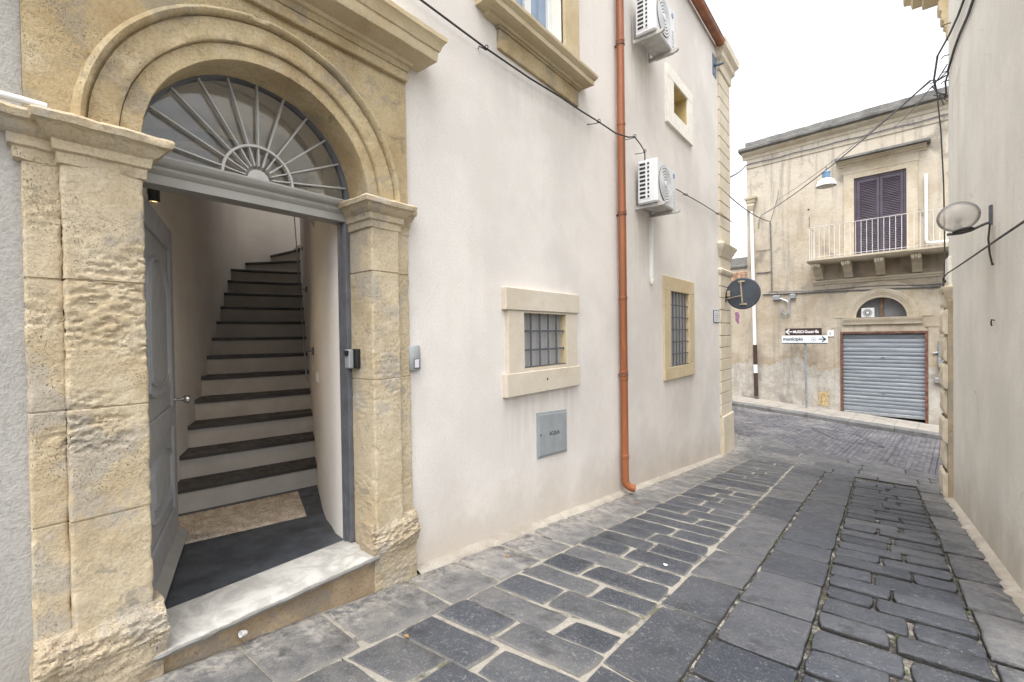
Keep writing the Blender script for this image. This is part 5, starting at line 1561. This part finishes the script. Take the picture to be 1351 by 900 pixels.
# ================================================================== THE PLAIN GREY HOUSE
plain = thing('plain_house', 'plain pale grey house wall with rusticated corner stones and hanging cables', 'house', (3.45, 4, 0))
def build_plain():
    mb = MB(); mb.box((3.45, 4.0, -1.8), (9, 9.62, 7.6)); mb.build('wall', 'plaster_r', plain)
    mb = MB(); mb.box((3.40, 9.10, -1.8), (8.9, 9.70, 1.98), .01); base = mb.build('corner_pier', 'stone_base', plain)
    z = -1.35; k = 0
    while z < 1.9:
        h = .40; mb = MB(); e = .035 if k % 2 else .0
        b0 = 9.16+(.0 if k % 2 else .10)
        pr = [(.0, 0), (.012, .02), (.014, .05)]
        mould_rows = []
        a = (3.36-e*.4, b0, z+.018); c = (3.60, 9.73+e*.3, z+h-.018)
        mb.box(a, c, .028)
        # cut finely then roughen
        m2 = MB()
        rows = []
        for zz in steps(a[2], c[2], .03):
            t_ = min(1, min(zz-a[2], c[2]-zz)/.05); bul = .028*math.sqrt(max(0, t_))
            row = [(3.41, a[1], zz)]+[(a[0]+.03-bul, y, zz) for y in steps(a[1]+.02, c[1]-.02, .03)]+[(x, c[1]-.03+bul, zz) for x in steps(3.38, 3.9, .04)]
            rows.append(row)
        n = len(rows[0]); rows = [r for r in rows if len(r) == n]
        m2.grid(rows); m2.displace(lambda p: nv(p, 9, .012)+nv(p, 24, .006)); m2.build('block', 'stone_quoin', base, 50)
        z += h; k += 1
    mb = MB()
    mould_stack(mb, 3.43, 9.24, 4.2, 9.68, [(0, 1.90), (.01, 1.93), (.03, 1.96), (.035, 2.0), (.06, 2.03), (.065, 2.07), (.095, 2.11), (.10, 2.16), (.02, 2.19), (0, 2.2)], (1, 0, 1, 1), .1, lambda p: nv(p, 8, .003))
    mb.build('capital', 'stone_quoin', plain, 35)
    mb = MB(); mb.box((3.415, 9.28, 2.19), (4.2, 9.69, 2.62), .01); mb.build('upper_block', 'trim_white', plain)
    # bracket and cornice return at the street corner
    mb = MB()
    mould_stack(mb, 3.44, 9.62, 4.4, 9.78, [(0, 6.0), (.005, 6.03), (.01, 6.14), (.04, 6.18), (.03, 6.24), (.06, 6.27), (.07, 6.36), (.055, 6.40), (.09, 6.44), (.10, 6.56), (.07, 6.60), (.0, 6.68)], (1, 0, 0, 1), .06, lambda p: nv(p, 9, .006))
    mb.build('bracket', 'stone_sill', plain, 45)
    mb = MB()
    mould_stack(mb, 3.42, 9.64, 8.9, 9.75, [(.0, 6.66), (.18, 6.68), (.24, 6.70), (.25, 6.80), (.36, 6.83), (.38, 6.92), (.46, 6.98), (.47, 7.08), (0, 7.12)], (1, 0, 0, 1), .2, lambda p: nv(p, 6, .004))
    mb.build('cornice', 'stone_sill', plain, 40)
build_plain()

def build_street_lamp():
    t = thing('street_lamp', 'wall street lamp with a smoky oval globe on a curved iron arm', 'street lamp', (3.45, 6.22, 2.6))
    c = Vector((3.215, 6.2, 2.640))
    mb = MB(); rows = []
    for i in range(1, 20):
        a = -PI/2+PI*i/20
        rr = math.cos(a); z = math.sin(a)
        rows.append([c+Vector((.158*rr*math.cos(p), .158*rr*math.sin(p), .142*z+.0)) for p in [2*PI*k/32 for k in range(32)]])
    mb.grid(rows, True, True, True)
    tilt = Matrix.Translation(c) @ Matrix.Rotation(R(-9), 4, 'Y') @ Matrix.Translation(-c)
    mb.v = [tilt @ v for v in mb.v]; g = mb.build('globe', 'globe', t, 'all')
    mb = MB(); mb.lathe([(.030, 0), (.032, .05), (.028, .055), (.016, .06), (.02, .085), (.027, .11), (.02, .135), (.0, .145)], c+Vector((.0, 0, -.135)), 'z', 16); mb.build('bulb', 'pane_gray', t, 40)
    mb = MB(); mb.lathe([(.035, -.045), (.075, -.040), (.078, -.02), (.062, -.006), (.05, .0)], c+Vector((.012, 0, -.118)), 'z', 24); mb.v = [tilt @ v for v in mb.v]; mb.build('cap', 'black', t, 40)
    mb = MB(); mb.tube([(3.135, 6.2, 2.478), (3.18, 6.2, 2.476), (3.24, 6.2, 2.478), (3.30, 6.2, 2.492), (3.36, 6.21, 2.524), (3.41, 6.22, 2.548), (3.44, 6.23, 2.556)], .013, 10); mb.build('arm', 'iron', t, 50)
    mb = MB(); mb.box((3.428, 6.20, 2.535), (3.451, 6.255, 2.715), .003); mb.build('wall_plate', 'iron', t)
    mb = MB(); mb.tube([(3.435, 6.235, 2.545), (3.42, 6.20, 2.40), (3.425, 6.17, 2.25), (3.44, 6.15, 2.14), (3.452, 6.14, 2.15)], .008, 6); mb.build('lead', 'cable', t, True)
build_street_lamp()

def build_right_cables():
    t = thing('cable_tangle', 'dark cables tangled down the corner of the plain grey house', 'cable', (3.4, 9.5, 4))
    def P(x, y, z): return (x, y, z)
    mb = MB()
    mb.tube([(3.40, 4.6, 2.29), (3.41, 5.6, 2.315), (3.40, 7.0, 2.325), (3.39, 8.2, 2.335), (3.385, 9.05, 2.35), (3.36, 9.30, 2.30), (3.37, 9.36, 2.22), (3.40, 9.30, 2.15)], .009, 6)
    mb.tube([(3.31, 9.75, 5.40), (3.33, 9.75, 5.26), (3.375, 9.72, 4.6), (3.40, 9.68, 3.8), (3.405, 9.64, 3.2), (3.40, 9.55, 2.7), (3.385, 9.42, 2.40), (3.37, 9.36, 2.20), (3.36, 9.33, 2.08)], .010, 6)
    mb.tube([(3.43, 6.6, 5.12), (3.43, 7.14, 5.16), (3.43, 7.52, 5.19), (3.43, 8.21, 5.32), (3.43, 8.72, 5.38), (3.43, 9.14, 5.39), (3.42, 9.38, 5.36)], .015, 6)
    mb.tube([(3.42, 7.1, 5.45), (3.42, 7.75, 5.50), (3.42, 8.24, 5.58), (3.41, 9.0, 5.73), (3.34, 9.75, 5.80), (3.30, 9.78, 5.45), (3.33, 9.76, 5.24), (3.40, 9.60, 5.12)], .014, 6)
    mb.tube([(3.42, 9.40, 5.48), (3.36, 9.58, 5.42), (3.30, 9.75, 5.36), (3.26, 9.86, 5.36)], .009, 5)
    mb.tube([(3.43, 9.50, 5.42), (3.34, 9.65, 5.38), (3.26, 9.80, 5.42)], .008, 5)
    mb.tube([(3.40, 9.62, 4.98), (3.36, 9.72, 5.16), (3.30, 9.8, 5.22)], .010, 5)
    mb.build('cable', 'cable', t, True)
    mb = MB()
    for k, (r, o) in enumerate(((.075, 0), (.095, .02), (.06, -.015))):
        mb.tube([(3.375+o*.4+.02*math.cos(a), 9.33+r*.7*math.cos(a), 2.15+o+r*1.15*math.sin(a)) for a in [2*PI*i/20+k for i in range(21)]], .0085, 6)
    mb.build('coil', 'cable', t, True)
    mb = MB()
    for y, z, l in ((9.28, 6.02, .10), (9.50, 5.66, .07), (9.55, 5.44, .09), (9.55, 5.30, .08)): mb.tube([(3.46, y, z), (3.42-l*.4, y+.02, z+.01), (3.40-l*.5, y+.03, z-.02)], .008, 5)
    mb.tube([(3.44, 9.50, 5.40), (3.41, 9.54, 5.28), (3.42, 9.56, 5.12), (3.40, 9.6, 5.05)], .012, 5)
    mb.build('hook', 'cable', t, True)
    # span with the hanging lamp
    A = Vector((3.27, 9.95, 5.53)); B = Vector(FP(-3.31, 5.80, .06)); C_ = Vector(FP(-3.02, 5.52, .06))
    t = MB()
    def sag(a, b, s, n=14): return [a.lerp(b, k/n)-Vector((0, 0, s*4*(k/n)*(1-k/n))) for k in range(n+1)]
    t.tube(sag(A, B, .16), .013, 6); t.tube(sag(A+Vector((0, 0, -.02)), B+Vector((.5, 0, .45)), .10), .007, 5)
    t.tube([B, FP(-3.40, 5.6, .05), FP(-3.42, 5.35, .04)], .013, 6)
    t.tube([(3.27, 9.95, 5.53), (3.34, 9.75, 5.42), (3.42, 9.60, 5.40)], .012, 6)
    tag(t.build('span_cable', 'cable_gray', None, True), 'cable slung over the street carrying the white hanging lamp', 'cable')
    t = MB(); t.tube(sag(Vector((.03, 11.06, 4.58)), C_, .10), .013, 6)
    tag(t.build('crossing_cable', 'cable', None, True), 'short dark cable crossing from the corner pilaster to the old facade', 'cable')
    t = MB(); t.tube(sag(A+Vector((.02, 0, -.1)), Vector(FP(1.9, 7.76, .08)), .05), .012, 6); t.tube(sag(A+Vector((.0, 0, -.12)), Vector(FP(.2, 7.70, .08)), .12), .008, 6)
    tag(t.build('corner_cable', 'cable_gray', None, True), 'thin cables rising from the tangle to the old cornice', 'cable')
    c = Vector((1.606, 13.915, 5.36))
    t = thing('hanging_lamp', 'white bell shaped lamp with a pale blue body hanging over the street', 'street lamp', c)
    mb = MB(); mb.lathe([(.215, -.19), (.218, -.17), (.205, -.11), (.17, -.05), (.11, -.005), (.075, .01), (.07, .0), (.10, -.02), (.16, -.065), (.195, -.12), (.207, -.175), (.21, -.19)], c, 'z', 32, False, False); mb.build('shade', 'white_pvc', t, 60)
    mb = MB(); mb.lathe([(.0, -.195), (.19, -.19), (.20, -.175), (.0, -.172)], c, 'z', 32); mb.build('diffuser', 'globe', t, 40)
    mb = MB(); mb.lathe([(.078, .005), (.085, .02), (.085, .14), (.095, .145), (.095, .165), (.05, .19), (.03, .215), (.0, .22)], c, 'z', 20, False); mb.build('body', 'lamp_blue', t, 40)
    mb = MB(); mb.tube([c+Vector((0, 0, .215)), c+Vector((0, 0, .30))], .012, 6); mb.build('hanger', 'iron', t, True)
    # little hook on the plain wall
    t = MB(); t.tube([(3.452, 6.12, 1.62), (3.43, 6.12, 1.63), (3.425, 6.11, 1.60), (3.43, 6.11, 1.57)], .007, 6); tag(t.build('wall_hook', 'cable', None, True), 'tiny bent iron hook in the plain grey wall below the lamp', 'hook')
build_right_cables()

# ================================================================== SMALL THINGS ON THE GROUND
def build_manhole():
    t = MB(); q = [Vector((1.08, 15.16, 0)), Vector((1.83, 13.83, 0)), Vector((2.82, 13.93, 0)), Vector((2.15, 15.25, 0))]
    c = sum(q, Vector())/4
    for f, g in ((1.0, .95), (.90, .87)):
        o = [c+(p-c)*f for p in q]; i = [c+(p-c)*g for p in q]
        H = lambda p, h: Vector((p.x, p.y, ground_z(p.x, p.y)+h))
        t.grid([[H(p, -.02) for p in o], [H(p, .009) for p in o], [H(p, .009) for p in i], [H(p, -.02) for p in i]], True)
    tag(t.build('manhole_frame', 'iron'), 'flat dark iron frame of a cobble filled manhole cover in the street', 'manhole cover')
build_manhole()
def build_litter():
    mb = MB(); c = Vector((.085, .915, .055)); ax = Vector((.3, -.85, .35)).normalized(); b = ax.cross(Vector((0, 0, 1))).normalized(); d = ax.cross(b)
    rows = []
    for r, h in ((.0, -.016), (.013, -.016), (.016, .014), (.014, .014), (.011, -.012), (0, -.012)):
        rows.append([c+ax*h+(b*math.cos(a)+d*math.sin(a))*r for a in [2*PI*k/16 for k in range(16)]])
    mb.grid(rows, True); tag(mb.build('pipe_stub', 'litter', None, 40), 'little white pipe stub poking out of the footing below the marble sill', 'pipe')
    spots = [(.42, 3.05, 'leaf'), (.62, 1.52, 'leaf'), (.30, 2.75, 'leaf'), (.35, 5.15, 'leaf'), (1.28, 3.55, 'litter')]
    first = None
    for i, (x, y, m) in enumerate(spots):
        mb = MB(); z = ground_z(x, y)+.008; r = random.uniform(.011, .018); a = random.uniform(0, 6)
        k = [Vector((x+r*math.cos(a+t)*(1.3 if j % 2 else .8), y+r*math.sin(a+t)*.8, z+random.uniform(0, .006))) for j, t in enumerate([2*PI*q/7 for q in range(7)])]
        mb.f.append([mb.pt(p) for p in k]); mb.f.append([mb.pt(p-Vector((0, 0, .002))) for p in k][::-1])
        o = mb.build('dry_leaf' if m == 'leaf' else 'paper_scrap', m)
        if m == 'leaf': tag(o, 'small dry brown leaf lying on the dark paving', 'leaf', 'dry leaves on the paving')
        else: tag(o, 'tiny pale scrap of paper on the dark paving', 'litter')
build_litter()
